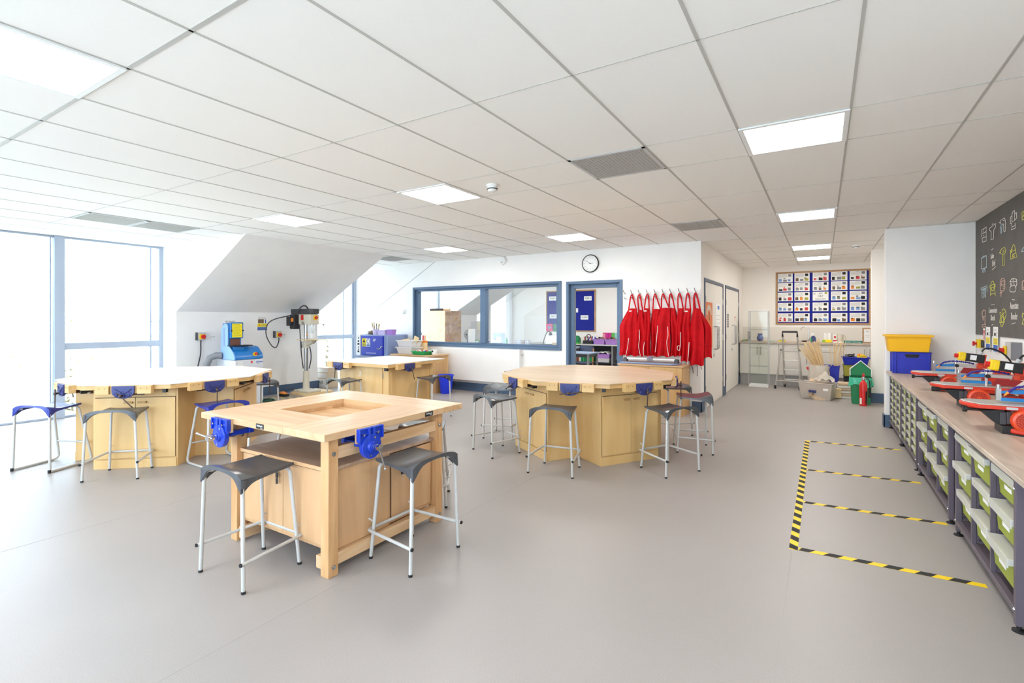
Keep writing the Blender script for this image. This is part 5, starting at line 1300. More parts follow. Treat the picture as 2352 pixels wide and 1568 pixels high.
obj('print', MB().surf(6, 1, lambda u, v: (.0578*math.cos(R(-62+30*u)), .0578*math.sin(R(-62+30*u)), .03+.22*v)), 'ink_black', t)
# ------------------------------------------------------------------ left knee wall: belt sander, pillar drill, switches
t = thing('belt_sander', 'blue vertical belt sander on a grey cabinet against the sloped wall', 'belt sander', (-8.52, 4.85, 0))
obj('cabinet', MB().box(-.30, -.25, 0, .27, .24, .765), 'cabinet_grey', t, bevel=.008)
lo = MB()
for i in range(3): lo.box(.2705, -.20, .735-.03*i-.012, .273, -.12, .735-.03*i)
obj('louvre', lo, 'white', t)
m = MB().cyl((.27, .03, .722), (.275, .03, .722), .017, n=18)
obj('badge', m, 'red', t)
lg = MB().tube([(.2715, .115, .732), (.2715, .125, .700), (.2715, .145, .695)], .006, 6).tube([(.2715, .14, .735), (.2715, .145, .715)], .006, 6).box(.2712, .155, .708, .2722, .225, .722)
obj('maker_badge', lg, 'ink_blue', t)
obj('motor_housing', MB().prism([(.27, .77), (.27, .81), (.24, .87), (.13, .965), (.06, .985), (-.10, .985), (-.10, .77)], -.25, .24, 'y'), 'sander_blue', t, bevel=.012)
obj('side_panel', MB().prism([(.265, .768), (.26, .82), (.22, .89), (.11, .99), (.06, 1.0), (.06, 1.33), (.03, 1.37), (-.05, 1.37), (-.14, 1.28), (-.16, .9), (-.16, .768)], -.262, -.245, 'y'), 'sander_pale', t, bevel=.004)
obj('side_slot', MB().box(-.06, -.2655, .99, -.02, -.262, 1.30), 'chem_grey', t, bevel=.003)
obj('belt_frame', MB().box(-.13, -.244, .985, .045, -.02, 1.38), 'sander_blue', t, bevel=.012)
obj('belt', MB().box(.046, -.215, 1.01, .062, -.05, 1.12), 'belt_brown', t, bevel=.004)
gd = obj('belt_guard', MB().box(.05, -.235, 1.125, .095, -.01, 1.395), 'sander_blue', t, bevel=.012)
n = MB().box(.0955, -.205, 1.14, .097, -.032, 1.375, 0)
for i in range(11): n.box(.0971, -.19+.006*(i % 3), 1.165+.019*i, .0976, -.05-.012*(i % 4), 1.170+.019*i, 1)
obj('instruction_sheet', n, ['yellow_sign', 'olive'], gd)
for y in (-.215, -.02): obj('screw', MB().cyl((.095, y, 1.255), (.103, y, 1.255), .014, n=12), 'black', gd)
obj('work_table', MB().box(.06, -.27, .995, .22, .08, 1.01), 'black', t, bevel=.003)
obj('table_mount', MB().box(.04, -.215, .915, .16, -.03, .99).box(.05, -.03, .955, .14, .05, .99), 'sander_blue', t, bevel=.008)
sw = obj('switch', MB().cyl((.24, .095, .845), (.275, .095, .855), .034, n=18), 'yellow', t)
obj('stop_button', MB().cyl((.270, .10, .856), (.300, .10, .864), .023, n=16), 'red', sw)
obj('start_button', MB().cyl((.255, .155, .85), (.28, .155, .856), .014, n=12), 'teal', sw)
obj('extraction_hose', MB().tube([(-.10, -.26, .83), (-.16, -.33, .84), (-.22, -.40, .80), (-.26, -.43, .70), (-.27, -.44, .50), (-.27, -.44, .05)], .055, 14), 'mid_grey', t)

def iso(x, label, y, z, cable):
    t = thing('isolator_switch', label, 'isolator switch', (-9.0, y, z), 0, 'isolators on the sloped wall side')
    obj('box', MB().box(.001, -.065, -.065, .075, .065, .065), 'light_grey', t, bevel=.006)
    obj('side_cover', MB().box(.001, -.072, -.066, .074, -.066, .066), 'dark_grey', t)
    obj('switch_plate', MB().box(.075, -.045, -.05, .083, .05, .035), 'yellow', t, bevel=.003)
    obj('switch_knob', MB().cyl((.083, .012, -.008), (.112, .012, -.008), .036, n=18), 'red', t)
    obj('cable', MB().tube(smooth(cable), .010, 8), 'dark_grey', t)
iso(0, 'grey isolator with red knob, left of the belt sander', 4.415, 1.16, [(.04, 0, -.066), (.04, -.005, -.13), (.045, -.01, -.3), (.04, -.06, -.56), (.04, -.10, -.80), (.04, -.10, -1.15)])
iso(0, 'grey isolator with red knob, between belt sander and pillar drill', 5.82, 1.155, [(.04, .02, -.066), (.05, .02, -.10), (.06, -.01, -.19), (.09, -.08, -.25), (.12, -.18, -.20), (.12, -.27, -.05), (.12, -.29, .09), (.12, -.24, .22), (.16, -.12, .30), (.24, .10, .36), (.36, .24, .42)])
def socket(label, y, z, w):
    t = thing('wall_socket', label, 'wall socket', (-9.0, y, z)); obj('plate', MB().box(.001, -w, -.043, .010, w, .043), 'white', t, bevel=.004)
    for s in (-1, 1): obj('switch', MB().box(.010, s*w*.45-.009, .005, .014, s*w*.45+.009, .028), 'light_grey', t)
socket('white wall socket between the left isolator and the belt sander', 4.625, 1.125, .043); socket('white wall socket right of the isolator by the pillar drill', 5.96, 1.13, .055)

def machine_poster(label, y0, y1, z0, z1, title, pic):
    t = thing('machine_poster', label, 'poster', (-9.0, (y0+y1)/2, z0)); w, h = (y1-y0)/2, z1-z0
    m = MB().box(.0005, -w, 0, .002, w, h, 0).box(.002, -w*.95, h*.28, .0026, w*.95, h*.52, 1).box(.002, -w*.95, .005, .0026, w*.95, h*.26, 2)
    put_text(m, title, h*.105, (.003, 0, h*.92), (0, 1, 0), (0, 0, 1), 4, .95)
    m.box(.002, -w*.85, h*.55, .0026, w*.3, h*.84, pic).box(.002, -w*.6, h*.62, .0030, w*.1, h*.74, 5).box(.002, w*.5, h*.55, .0026, w*.75, h*.82, 2)
    m.add([(.0032, -w*.75, h*.32), (.0032, -w*.35, h*.32), (.0032, -w*.55, h*.49)], [(0, 1, 2)], 6)
    for i in range(4): m.box(.0026, -w*.2, h*(.33+.04*i), .003, w*.8, h*(.34+.04*i), 3); m.box(.0026, -w*.8, h*(.05+.05*i), .003, w*.8, h*(.062+.05*i), 3)
    obj('sheet', m, ['paper', 'yellow_sign', 'ink_blue', 'ink_grey', 'ink_black', 'ink_brown', 'orange'], t)
machine_poster('belt sander safety poster partly hidden behind the blue belt sander', 4.83, 5.02, 1.165, 1.43, 'BELT SANDER', 3)
machine_poster('pillar drill safety poster on the wall left of the drill', 5.43, 5.63, 1.235, 1.49, 'PILLAR DRILL', 5)

t = thing('pillar_drill', 'tall cream pillar drill with a black motor by the sloped wall', 'pillar drill', (-8.45, 6.08, 0))
obj('base_board', MB().box(-.24, -.17, .0, .28, .40, .058), 'dowel', t, bevel=.004)
obj('base_plate', MB().box(-.18, -.15, .0585, .26, .15, .10), 'cream', t, bevel=.012)
obj('pillar_foot', MB().lathe([(.075, .10), (.062, .13), (.055, .40), (.053, .455), (.041, .457)], 24), 'cream', t)
obj('pillar', MB().lathe([(.038, .45), (.038, 1.36)], 24), 'steel', t)
obj('rack_bar', MB().box(.034, -.012, .46, .046, .012, 1.05), 'mid_grey', t)
obj('table_bracket', MB().lathe([(.058, .90), (.058, 1.03)], 20).prism([(.03, .93), (.20, .99), (.24, 1.045), (.03, 1.04)], -.035, .035, 'y'), 'cream', t, bevel=.004)
obj('work_table', MB().box(-.02, -.20, 1.056, .37, .20, 1.064).lathe([(.12, 1.046), (.15, 1.056)], 24, (.18, 0, 0)), 'dowel', t, bevel=.002)
obj('crank', MB().cyl((.10, .035, .98), (.10, .10, .98), .008, n=8).cyl((.10, .10, .98), (.14, .12, 1.03), .006, n=8).cyl((-.06, -.05, .90), (-.05, -.06, 1.02), .008, n=8), 'black', t)
hd = obj('head', MB().box(-.10, -.10, 1.345, .26, .10, 1.545), 'cream', t, bevel=.018)
obj('belt_cover', MB().prism([(-.32, -.11), (.24, -.12), (.29, -.06), (.29, .06), (.24, .12), (-.32, .11), (-.36, .05), (-.36, -.05)], 1.548, 1.645), 'dark_grey', t, bevel=.012)
M('drill_black', (38, 38, 42), .5)
obj('motor', MB().lathe([(.085, 1.26), (.095, 1.28), (.095, 1.50), (.05, 1.53)], 20, (-.26, -.06, 0)).box(-.33, -.20, 1.32, -.20, -.10, 1.50).box(-.24, -.18, 1.40, -.10, -.08, 1.54), 'drill_black', t, bevel=.006)
obj('motor_badge', MB().box(-.20, -.187, 1.40, -.14, -.18, 1.47), 'orange', t)
sw = obj('switch', MB().box(.261, -.03, 1.435, .275, .055, 1.52), 'yellow', t, bevel=.004)
obj('stop_button', MB().cyl((.275, .012, 1.478), (.30, .012, 1.478), .028, n=16), 'red', sw)
obj('warning_card', MB().box(-.02, -.1035, 1.43, .06, -.101, 1.53), 'red', hd)
obj('depth_dial', MB().cyl((.06, -.10, 1.375), (.06, -.125, 1.375), .030, n=18), 'steel', hd)
obj('chuck', MB().lathe([(.042, 1.345), (.042, 1.325), (.022, 1.315), (.022, 1.25), (.028, 1.24), (.026, 1.20), (.010, 1.175), (.004, 1.17), (.004, 1.10)], 18, (.19, 0, 0)), 'chrome', t)
obj('chuck_guard', MB().surf(14, 1, lambda u, v: (.19+.085*math.cos(R(-110+220*u)), .085*math.sin(R(-110+220*u)), 1.085+.25*v), 0, .003), 'guard_clear', t)
obj('guard_sticker', MB().cyl((.15, -.0815, 1.16), (.15, -.0835, 1.16), .02, n=14), 'orange', t)
obj('feed_handle', MB().cyl((.06, .10, 1.40), (.06, .14, 1.40), .02, n=12).cyl((.06, .13, 1.40), (.18, .24, 1.345), .006, n=8).ball((.19, .25, 1.34), .02, 10), 'steel', t)
obj('flex_conduit', MB().tube(smooth([(-.14, -.14, 1.50), (-.08, -.135, 1.58), (.02, -.125, 1.68), (.07, -.07, 1.705), (.09, -.02, 1.645)]), .014, 8).tube(smooth([(-.10, -.09, 1.42), (-.075, -.085, 1.26), (-.085, -.06, 1.0), (-.085, -.04, .75), (-.045, -.03, .50)]), .010, 8).tube(smooth([(.045, .045, .92), (.075, .05, .80), (.075, .05, .66), (.04, .035, .50)]), .010, 8), 'dark_grey', t)
t = thing('foot_pedal', 'yellow and black foot pedal on the floor beside the pillar drill', 'foot pedal', (-8.62, 5.72, 0))
obj('base', MB().box(-.09, -.06, 0, .09, .06, .04), 'black', t, bevel=.008); obj('pedal', MB().prism([(-.07, .042), (.07, .042), (.07, .055), (-.06, .085)], -.045, .045, 'y'), 'orange', t, bevel=.006)
obj('cable', MB().tube([(-.08, .03, .03), (-.14, .10, .06), (-.12, .25, .10), (.0, .33, .08)], .008, 7), 'dark_grey', t)
t = thing('hose_coil', 'small dark green coil lying on the floor by the left octagonal bench', 'cable coil', (-8.25, 5.18, 0)); obj('coil', MB().tube([(.13*math.cos(a/2.5)*(1-.004*a), .10*math.sin(a/2.5), .010+.0008*a) for a in range(48)], .008, 7), 'coil_green', t)
tape('short yellow and black floor tape strip in front of the pillar drill, nearer one', -8.55, 5.36, -8.0, 5.75)
tape('short yellow and black floor tape strip in front of the pillar drill, farther one', -8.72, 5.48, -8.2, 5.86)

# cartons beneath the second window bay
def carton(label, x, y, z, w, d, h, rz, mark):
    t = thing('carton', label, 'cardboard box', (x, y, z), R(rz), 'cartons under the far bay window')
    obj('box', MB().box(-w/2, -d/2, 0, w/2, d/2, h), 'cardboard', t, bevel=.003)
    obj('label_panel', MB().box(-w/2+.005, -d/2-.002, .01, w/2-.005, -d/2-.0005, h-.01), 'cardboard_white', t)
    if mark:
        m = MB(); put_text(m, mark, h*.45, (-w*.12, -d/2-.0028, h*.6), (1, 0, 0), (0, 0, 1), 0, .8); obj('printing', m, 'ink_black', t)
carton('brown carton with bold dark print at the bottom of the stack by the drill', -9.0, 6.98, 0, .34, .30, .20, 6, 'MA30')
carton('brown carton in the middle of the stack by the drill', -9.0, 6.985, .201, .33, .29, .12, 3, '')
carton('brown carton on top of the stack by the drill', -9.01, 6.99, .322, .32, .28, .10, 8, '')

# chemical store cabinet and its top
tag(obj('low_cabinet', MB().box(-8.40, 7.25, 0, -7.49, 8.08, .655, 0).box(-8.44, 7.22, .655, -7.47, 8.10, .685, 1), ['cabinet_grey', 'chem_grey'], bevel=.003), 'pale cabinet carrying the blue chemical store', 'cabinet')
t = thing('chemical_store', 'blue metal chemical store cupboard with warning signs and a lever handle', 'chemical cabinet', (-8.0, 7.55, .686))
obj('body', MB().box(-.32, -.22, 0, .45, .26, .43), 'chem_grey', t, bevel=.006)
dr = obj('door', MB().box(-.31, -.25, .012, .315, -.221, .415), 'chem_blue', t, bevel=.006)
obj('door_edge', MB().box(.316, -.25, .012, .345, -.19, .415), 'crate_blue', dr, bevel=.003)
obj('handle', MB().cyl((.33, -.25, .20), (.33, -.285, .20), .014, n=12).tube([(.33, -.282, .20), (.30, -.285, .155), (.25, -.285, .15), (.20, -.285, .152)], .010, 8), 'chrome', dr)
m = MB().box(-.27, -.2525, .19, -.15, -.2505, .36, 1).box(-.145, -.2525, .19, -.03, -.2505, .36, 0).box(-.26, -.2532, .20, -.16, -.2526, .255, 3)
m.add([(-.255, -.2534, .275), (-.165, -.2534, .275), (-.21, -.2534, .35)], [(0, 1, 2)], 4)
m.prism([(-.088+.045*math.cos(2*PI*i/24), .300+.052*math.sin(2*PI*i/24)) for i in range(24)], -.2534, -.2526, 'y', 2)
m.prism([(-.085+.030*math.cos(2*PI*i/14), .300+.040*math.sin(2*PI*i/14)) for i in range(14)], -.254, -.2535, 'y', 0)
m.box(-.13, -.2532, .205, -.045, -.2526, .235, 2)
for i in range(4): m.box(.06, -.2525, .345-.014*i, .15-.015*i, -.2505, .352-.014*i, 0)
put_text(m, 'RECIRCULATED CHEM STORE', .030, (.0, -.2525, .055), (1, 0, 0), (0, 0, 1), 0, .72)
obj('warning_signs', m, ['paper', 'yellow_sign', 'ink_blue', 'olive', 'ink_black'], dr)
t = thing('filter_unit', 'slim white filter unit with black marks left of the chemical store', 'filter unit', (-8.385, 7.50, .686))
obj('casing', MB().box(-.055, -.20, 0, .055, .20, .44), 'white', t, bevel=.006)
m = MB()
for z, w in ((.37, .012), (.30, .022), (.24, .03), (.17, .01), (.12, .012)): m.box(-w, -.2015, z-.02, w, -.2005, z+.015)
m.box(-.028, -.2015, .06, .028, -.2005, .095); obj('markings', m, 'ink_black', t)
t = thing('drawer_unit', 'blue grey metal drawer unit between chemical store and back wall', 'drawer unit', (-7.90, 8.0, .6855)); obj('body', MB().box(-.17, -.10, 0, .17, .10, .43), 'chem_grey', t, bevel=.005)
for i in range(4): obj('label_holder', MB().box(-.15, -.104, .385-.05*i, -.09, -.1005, .405-.05*i), 'paper', t)
CT = .686+.4305
t = thing('brush_pot', 'pale pot full of paint brushes on the chemical store', 'brush pot', (-8.13, 7.55, CT)); obj('pot', MB().lathe([(.055, 0), (.072, .12), (.068, .12), (.052, .01), (0, .01)], 20), 'purple_pale', t)
random.seed(4)
for i in range(9):
    a = 2*PI*i/9; d = Vector((.07*math.cos(a), .05*math.sin(a), 0)); tp = d*1.3+Vector((0, 0, random.uniform(.19, .25)))
    b = obj('brush', MB().cyl(d*.4+Vector((0, 0, .015)), tp, .006, n=7), ('dowel', 'chair_wood', 'ink_black')[i % 3], t); obj('bristles', MB().cyl(tp, tp+(tp-d*.4).normalized()*.03, .009, .005, 8), 'dark_grey' if i % 2 else 'yellow', b)
tag(obj('carton', MB().box(-.045, -.05, 0, .045, .05, .07), 'cardboard_white', bevel=.003, loc=(-8.36, 7.55, .686+.4405)), 'small white box at the left end on the filter unit', 'box')
tag(obj('rag_bundle', MB().surf(16, 10, lambda u, v: (.08*math.cos(2*PI*u)*math.sin(PI*(.02+.96*v)), .06*math.sin(2*PI*u)*math.sin(PI*(.02+.96*v)), .047-.045*math.cos(PI*(.02+.96*v))+.004*math.sin(12*u+9*v)), 0, 0), 'ink_brown', loc=(-8.245, 7.56, CT)), 'dark brown rag bundle left of the brush pot', 'rag')
t = thing('clear_tub', 'long clear lilac tub on the chemical store', 'tub', (-7.90, 7.56, CT)); obj('body', MB().bin(-.12, -.07, 0, .10, .07, .10, .012, .004, .006), 'purple_pale', t)
t = thing('clear_tub', 'small square lilac tub at the right end of the chemical store', 'tub', (-7.68, 7.56, CT)); obj('body', MB().bin(-.085, -.06, 0, .085, .06, .115, .012, .004, .006), 'purple_bin', t)

# beech cupboard under the left end of the inside window
t = thing('low_cupboard', 'low beech cupboard behind the small bench, carrying trays', 'cupboard', (-6.93, 7.60, 0))
obj('body', MB().box(-.50, -.29, 0, .50, .30, .722), 'maple_cab', t, bevel=.002); obj('top', MB().box(-.52, -.31, .722, .52, .31, .750), 'beech', t, bevel=.003)
for s in (-1, 1): obj('door', MB().box(min(0, s*.495)+.002, -.305, .06, max(0, s*.495)-.002, -.291, .716), 'maple_cab', t, bevel=.002)
t = thing('storage_tray', 'lower translucent white tub of the stack beside the chemical store', 'tub', (-7.16, 7.55, .7505)); obj('body', MB().bin(-.22, -.15, 0, .20, .15, .135, .03, .005, .018), 'clear_tub', t, bevel=.003)
t = thing('storage_tray', 'upper translucent white tub filled with wood offcuts', 'tub', (-7.15, 7.55, .887)); obj('body', MB().bin(-.22, -.15, 0, .20, .15, .135, .03, .005, .018), 'clear_tub', t, bevel=.003)
tag(obj('offcut', MB().box(-.055, -.008, 0, .055, .008, .18), 'dowel', loc=(-7.03, 7.55, .93), rot=(.1, .45, .2)), 'pale wooden offcut sticking out of the upper white tub', 'wood offcut', 'offcuts in the white tub')
tag(obj('offcut', MB().box(-.09, -.01, -.014, .09, .01, .014), 'dowel', loc=(-7.24, 7.53, 1.03), rot=(0, -.15, .1)), 'short peach coloured wood strip lying on the upper white tub', 'wood offcut', 'offcuts in the white tub')
t = thing('pen_holder', 'orange sided wooden block of felt pens below the inside window', 'pen holder', (-7.03, 7.83, .7505)); 
obj('block', MB().box(-.065, -.05, 0, .065, .05, .25), 'dowel', t, bevel=.003); obj('band', MB().box(-.066, -.051, .21, .066, .051, .252), 'orange', t)
for i, c in enumerate(('red', 'pink', 'magenta', 'red', 'crate_blue', 'orange')): obj('pen', MB().cyl((-.05+.02*i, .01*(-1)**i, .253), (-.055+.022*i, .01*(-1)**i, .36), .008, n=8), c, t)
t = thing('storage_tray', 'shallow green tray full of coloured bits on the beech cupboard', 'tray', (-6.72, 7.46, .7505)); obj('body', MB().bin(-.17, -.13, 0, .17, .13, .07, .02, .005, .014), 'green_tray', t, bevel=.003)
random.seed(9)
for i in range(16):
    c = ('red', 'paper', 'crate_blue', 'paper', 'ink_black', 'red')[i % 6]
    tag(obj('game_piece', MB().box(-.022, -.012, -.01, .022, .012, .01), c, bevel=.004, loc=(-6.86+.28*random.random(), 7.37+.18*random.random(), .815+.012*(i % 2)), rot=(random.random(), random.random()*.5, random.random()*3)), 'small %s piece in the shallow green tray' % {'red': 'red', 'paper': 'white', 'crate_blue': 'blue', 'ink_black': 'black'}[c], 'small part', 'bits in the green tray')
t = thing('mug', 'white mug with a dark mark at the right end of the beech cupboard', 'mug', (-6.50, 7.55, .7505)); obj('body', MB().lathe([(.04, 0), (.05, .03), (.048, .10), (.044, .10), (.04, .012), (0, .01)], 20), 'white', t); obj('handle', MB().tube([(-.046, 0, .08), (-.08, 0, .07), (-.08, 0, .03), (-.048, 0, .02)], .006, 8), 'white', t); obj('print', MB().surf(5, 1, lambda u, v: (.0505*math.cos(R(-110+40*u)), .0505*math.sin(R(-110+40*u)), .05+.035*v)), 'ink_black', t)
t = thing('bucket', 'bright blue plastic bin on the floor below the white radiator', 'bucket', (-6.26, 7.62, 0)); obj('body', MB().lathe([(.10, 0), (.105, .01), (.145, .34), (.158, .345), (.158, .365), (.140, .365), (.135, .34), (.098, .015), (0, .012)], 32), 'bucket_blue', t)
# ------------------------------------------------------------------ the neighbouring classroom seen through window and doorway
for x, y, lab in ((-7.6, 8.5, 'added unseen light panel in the next classroom, above the tall cupboard'), (-5.4, 8.5, 'added unseen light panel in the next classroom, just behind the partition'), (-5.0, 10.2, 'added unseen light panel in the next classroom, near the doorway'), (-7.4, 11.6, 'added unseen light panel in the next classroom, near its window'), (-3.2, 11.6, 'added unseen light panel in the next classroom, above the long counter')): light_panel(x, y, lab)  # panels added out of view to brighten the next classroom
t = thing('tall_cupboard', 'tall pale wooden cupboard in the next classroom, seen through the inside window', 'cupboard', (-8.25, 9.85, 0))
obj('body', MB().box(-.38, -.30, 0, .38, .34, 1.66), 'maple_cab', t, bevel=.003); obj('side_panel', MB().box(.381, -.29, .01, .386, .33, 1.655), 'beech_shelf', t); obj('back_panel', MB().box(-.37, -.306, .01, .375, -.3005, 1.65), 'cupboard_pale', t)
for i, (x, y, l) in enumerate(((-8.30, 9.72, .40), (-8.12, 9.80, .36), (-8.28, 9.86, .5))):
    tag(obj('paper_tube', MB().cyl((-l/2, 0, 0), (l/2, 0, 0), .028, n=14), ('ink_black', 'cardboard', 'mid_grey')[i], loc=(x, y, 1.69), rot=(0, 0, .1*i)), '%s roll lying on the tall wooden cupboard' % ('dark', 'brown', 'grey')[i], 'roll')
tag(obj('board', MB().box(-.10, -.01, 0, .10, .01, .40), 'white', bevel=.002, loc=(-7.70, 10.40, .801), rot=(-.06, 0, .15)), 'white board leaning at the edge of the tall wooden cupboard', 'board')
tag(obj('side_counter', MB().box(-8.6, 10.35, .76, -4.9, 10.95, .80, 0).box(-8.55, 10.45, 0, -8.5, 10.9, .76, 1).box(-6.8, 10.45, 0, -6.75, 10.9, .76, 1).box(-5.0, 10.45, 0, -4.95, 10.9, .76, 1), ['desk_blue', 'mid_grey'], bevel=.002), 'pale counter in the next classroom below the inside window line', 'counter')
SZ = .801
t = thing('carton', 'white box at the left end of the next room counter', 'box', (-8.27, 10.55, SZ)); obj('body', MB().box(-.10, -.08, 0, .10, .08, .14), 'paper', t, bevel=.003); obj('panel', MB().box(-.08, -.082, .15, .08, -.02, .29), 'chem_grey', t, bevel=.003)
t = thing('desk_fan', 'black desk fan on the next room counter', 'desk fan', (-7.95, 10.6, SZ))
obj('base', MB().lathe([(.09, 0), (.085, .02), (.03, .04), (.02, .14)], 18), 'black', t); m = MB(); m.M = Matrix.Translation((0, 0, .24)) @ Matrix.Rotation(PI/2, 4, 'X')
for r in (.05, .08, .11, .13): m.tube([(r*math.cos(2*PI*i/24), r*math.sin(2*PI*i/24), .03*(1-r/.15)) for i in range(24)], .004, 5, closed=True)
for i in range(12): m.tube([(.02*math.cos(2*PI*i/12), .02*math.sin(2*PI*i/12), .03), (.13*math.cos(2*PI*i/12), .13*math.sin(2*PI*i/12), .004)], .003, 5)
obj('guard', m, 'black', t); m = MB(); m.M = Matrix.Translation((0, .02, .24)) @ Matrix.Rotation(PI/2, 4, 'X')
for i in range(4): a = PI*i/2; m.prism([(.015*math.cos(a), .015*math.sin(a)), (.10*math.cos(a-.3), .10*math.sin(a-.3)), (.11*math.cos(a+.3), .11*math.sin(a+.3))], -.004, .004)
obj('blades', m, 'dark_grey', t)
for i, (x, c, lab) in enumerate(((-7.70, 'yellow_sign', 'yellow and white cup on the next room counter'), (-7.58, 'leaf_green', 'green striped cup on the next room counter'))):
    tag(obj('cup', MB().lathe([(.045, 0), (.06, .11), (.055, .11), (.042, .01), (0, .01)], 18, mi=0).lathe([(.0545, .05), (.060, .095)], 18, mi=1), [c, 'paper'], loc=(x, 10.5, SZ)), lab, 'cup')
t = thing('bowl', 'grey blue bowl of white paper on the next room counter', 'bowl', (-7.36, 10.5, SZ)); obj('bowl', MB().lathe([(.07, 0), (.14, .09), (.135, .09), (.065, .012), (0, .01)], 22), 'chem_grey', t); obj('paper', MB().surf(10, 8, lambda u, v: (-.10+.2*u, -.08+.16*v, .085+.05*math.sin(5*u)*math.sin(4*v)+.015*math.sin(16*u)), 0, .004), 'paper', t)
t = thing('sewing_machine', 'dark purple and black machine beside the window post in the next room', 'machine', (-7.0, 10.62, SZ)); obj('bed', MB().box(-.18, -.07, 0, .18, .07, .06), 'hose_navy', t, bevel=.01); obj('arm', MB().box(.09, -.05, .06, .17, .05, .30).box(-.16, -.05, .20, .17, .05, .30).box(-.16, -.04, .12, -.09, .04, .20), 'dark_grey', t, bevel=.012)
tag(obj('bottle', MB().lathe([(.035, 0), (.035, .13), (.015, .16), (.015, .19)], 16), 'green', loc=(-6.70, 10.5, SZ)), 'small green bottle on the next room counter', 'bottle')
t = thing('basket', 'wire basket with white jars on the next room counter', 'basket', (-6.25, 10.55, SZ)); m = MB()
for z in (.01, .07, .13): m.tube([(-.16, -.1, z), (.16, -.1, z), (.16, .1, z), (-.16, .1, z)], .004, 5, closed=True)
for i in range(9): m.tube([(-.16+.04*i, -.1, .01), (-.16+.04*i, -.1, .13)], .003, 5); m.tube([(-.16+.04*i, .1, .01), (-.16+.04*i, .1, .13)], .003, 5)
obj('wire_frame', m, 'chem_grey', t)
for i in range(3): tag(obj('jar', MB().lathe([(.04, 0), (.04, .10), (.03, .11), (.03, .13)], 14), ('paper', 'cardboard', 'paper')[i], loc=(-6.36+.11*i, 10.55, SZ+.006)), '%s jar in the wire basket in the next room' % ('left white', 'middle brown', 'right white')[i], 'jar')
t = thing('desk_lamp', 'black bent desk lamp in the next room seen at the right pane', 'lamp', (-5.80, 10.75, SZ)); obj('base', MB().lathe([(.06, 0), (.055, .02), (.012, .025)], 16), 'red', t); obj('arm', MB().tube([(0, 0, .02), (.04, 0, .18), (.10, 0, .32), (.16, 0, .36), (.20, 0, .33)], .010, 8), 'black', t); obj('shade', MB().lathe([(.02, .0), (.05, -.07), (.047, -.07), (.017, 0)], 16, (.21, 0, .335)), 'black', t)
tag(obj('display_board', MB().box(-.17, -.012, -.11, .17, .012, .11), 'white', bevel=.008, loc=(-5.52, 10.72, SZ+.155), rot=(-.35, 0, .05)), 'tilted white tablet board on the next room counter', 'board')
t = thing('basket', 'brown patterned basket heaped with white paper in the next room', 'basket', (-5.22, 10.55, SZ)); obj('body', MB().bin(-.17, -.11, 0, .17, .11, .10, .02, .006, .004), 'cardboard', t); obj('paper', MB().surf(14, 10, lambda u, v: (-.15+.3*u, -.1+.2*v, .09+.10*math.sin(PI*u)*math.sin(PI*v)+.015*math.sin(15*u+9*v)), 0, .004), 'paper', t)
for i, (c, lab) in enumerate((('yellow', 'yellow handled tool lying on the next room counter'), ('dowel', 'brown stick lying on the next room counter'), ('orange', 'orange stick lying on the next room counter'))): tag(obj('hand_tool', MB().cyl((-.11, 0, 0), (.11, 0, 0), .010, n=8), c, loc=(-5.50+.03*i, 10.45, SZ+.011+.0*i), rot=(0, 0, .3+.35*i)), lab, 'tool')

# far wall: pinboard, counter and what stands on it
t = thing('pinboard', 'blue pinboard with year group cards in the next classroom', 'pinboard', (-6.10, YF, 1.10))
obj('felt', MB().box(-.74, -.012, .03, .74, -.001, 1.14), 'pin_blue', t)
m = MB().box(-.77, -.022, 0, .77, -.001, .035).box(-.77, -.022, 1.135, .77, -.001, 1.17).box(-.77, -.022, .035, -.735, -.001, 1.135).box(.735, -.022, .035, .77, -.001, 1.135); obj('frame', m, 'oak_frame', t, bevel=.003)
for x, z, tx, lab in ((-6.66, 2.05, 'YEAR 4', 'upper card reading year 4 at the left end of the far pinboard'), (-6.64, 1.53, 'YEAR 7', 'lower card reading year 7 at the left end of the far pinboard'), (-5.56, 2.03, 'YEAR 6', 'upper card reading year 6 on the far pinboard seen through the doorway'), (-5.66, 1.50, 'YEAR 8', 'lower card reading year 8 on the far pinboard seen through the doorway'), (-5.97, 1.70, '', 'small white card at the doorway edge of the far pinboard')):
    m = MB().box(-.115, -.002, -.06, .115, 0, .06, 0)
    if tx: put_text(m, tx, .06, (0, -.0026, 0), (1, 0, 0), (0, 0, 1), 1, .95)
    tag(obj('year_card', m, ['paper', 'ink_black'], loc=(x, YF-.0125, z)), lab, 'card', 'cards on the far pinboard')
for x, c, lab in ((-6.76, 'pink', 'pink picture with a pale heart under the far pinboard'), (-6.53, 'green', 'green picture with a white crescent under the far pinboard')):
    m = MB().box(-.105, -.002, -.11, .105, 0, .11, 0)
    if c == 'pink': m.prism([(0, -.06), (.055, .0), (.05, .045), (.025, .05), (0, .03), (-.025, .05), (-.05, .045), (-.055, 0)], -.003, -.0022, 'y', 1)
    else: m.prism([(.06*math.cos(R(a)), .06*math.sin(R(a))-.02) for a in range(20, 165, 12)]+[(.05*math.cos(R(a)), .035*math.sin(R(a))-.02) for a in range(155, 20, -12)], -.003, -.0022, 'y', 1)
    tag(obj('picture', m, [c, 'chem_grey'], loc=(x, YF-.023, 1.205)), lab, 'picture')
t = thing('counter_desk', 'long grey edged counter along the far wall of the next classroom', 'counter', (-5.2, 12.6, 0))
obj('top', MB().box(-1.9, -.30, .755, 1.9, .345, .785), 'light_grey', t, bevel=.002)
for x in (-1.85, -.55, .58, 1.85): obj('support', MB().box(x-.02, -.28, 0, x+.02, .34, .755), 'mid_grey', t)
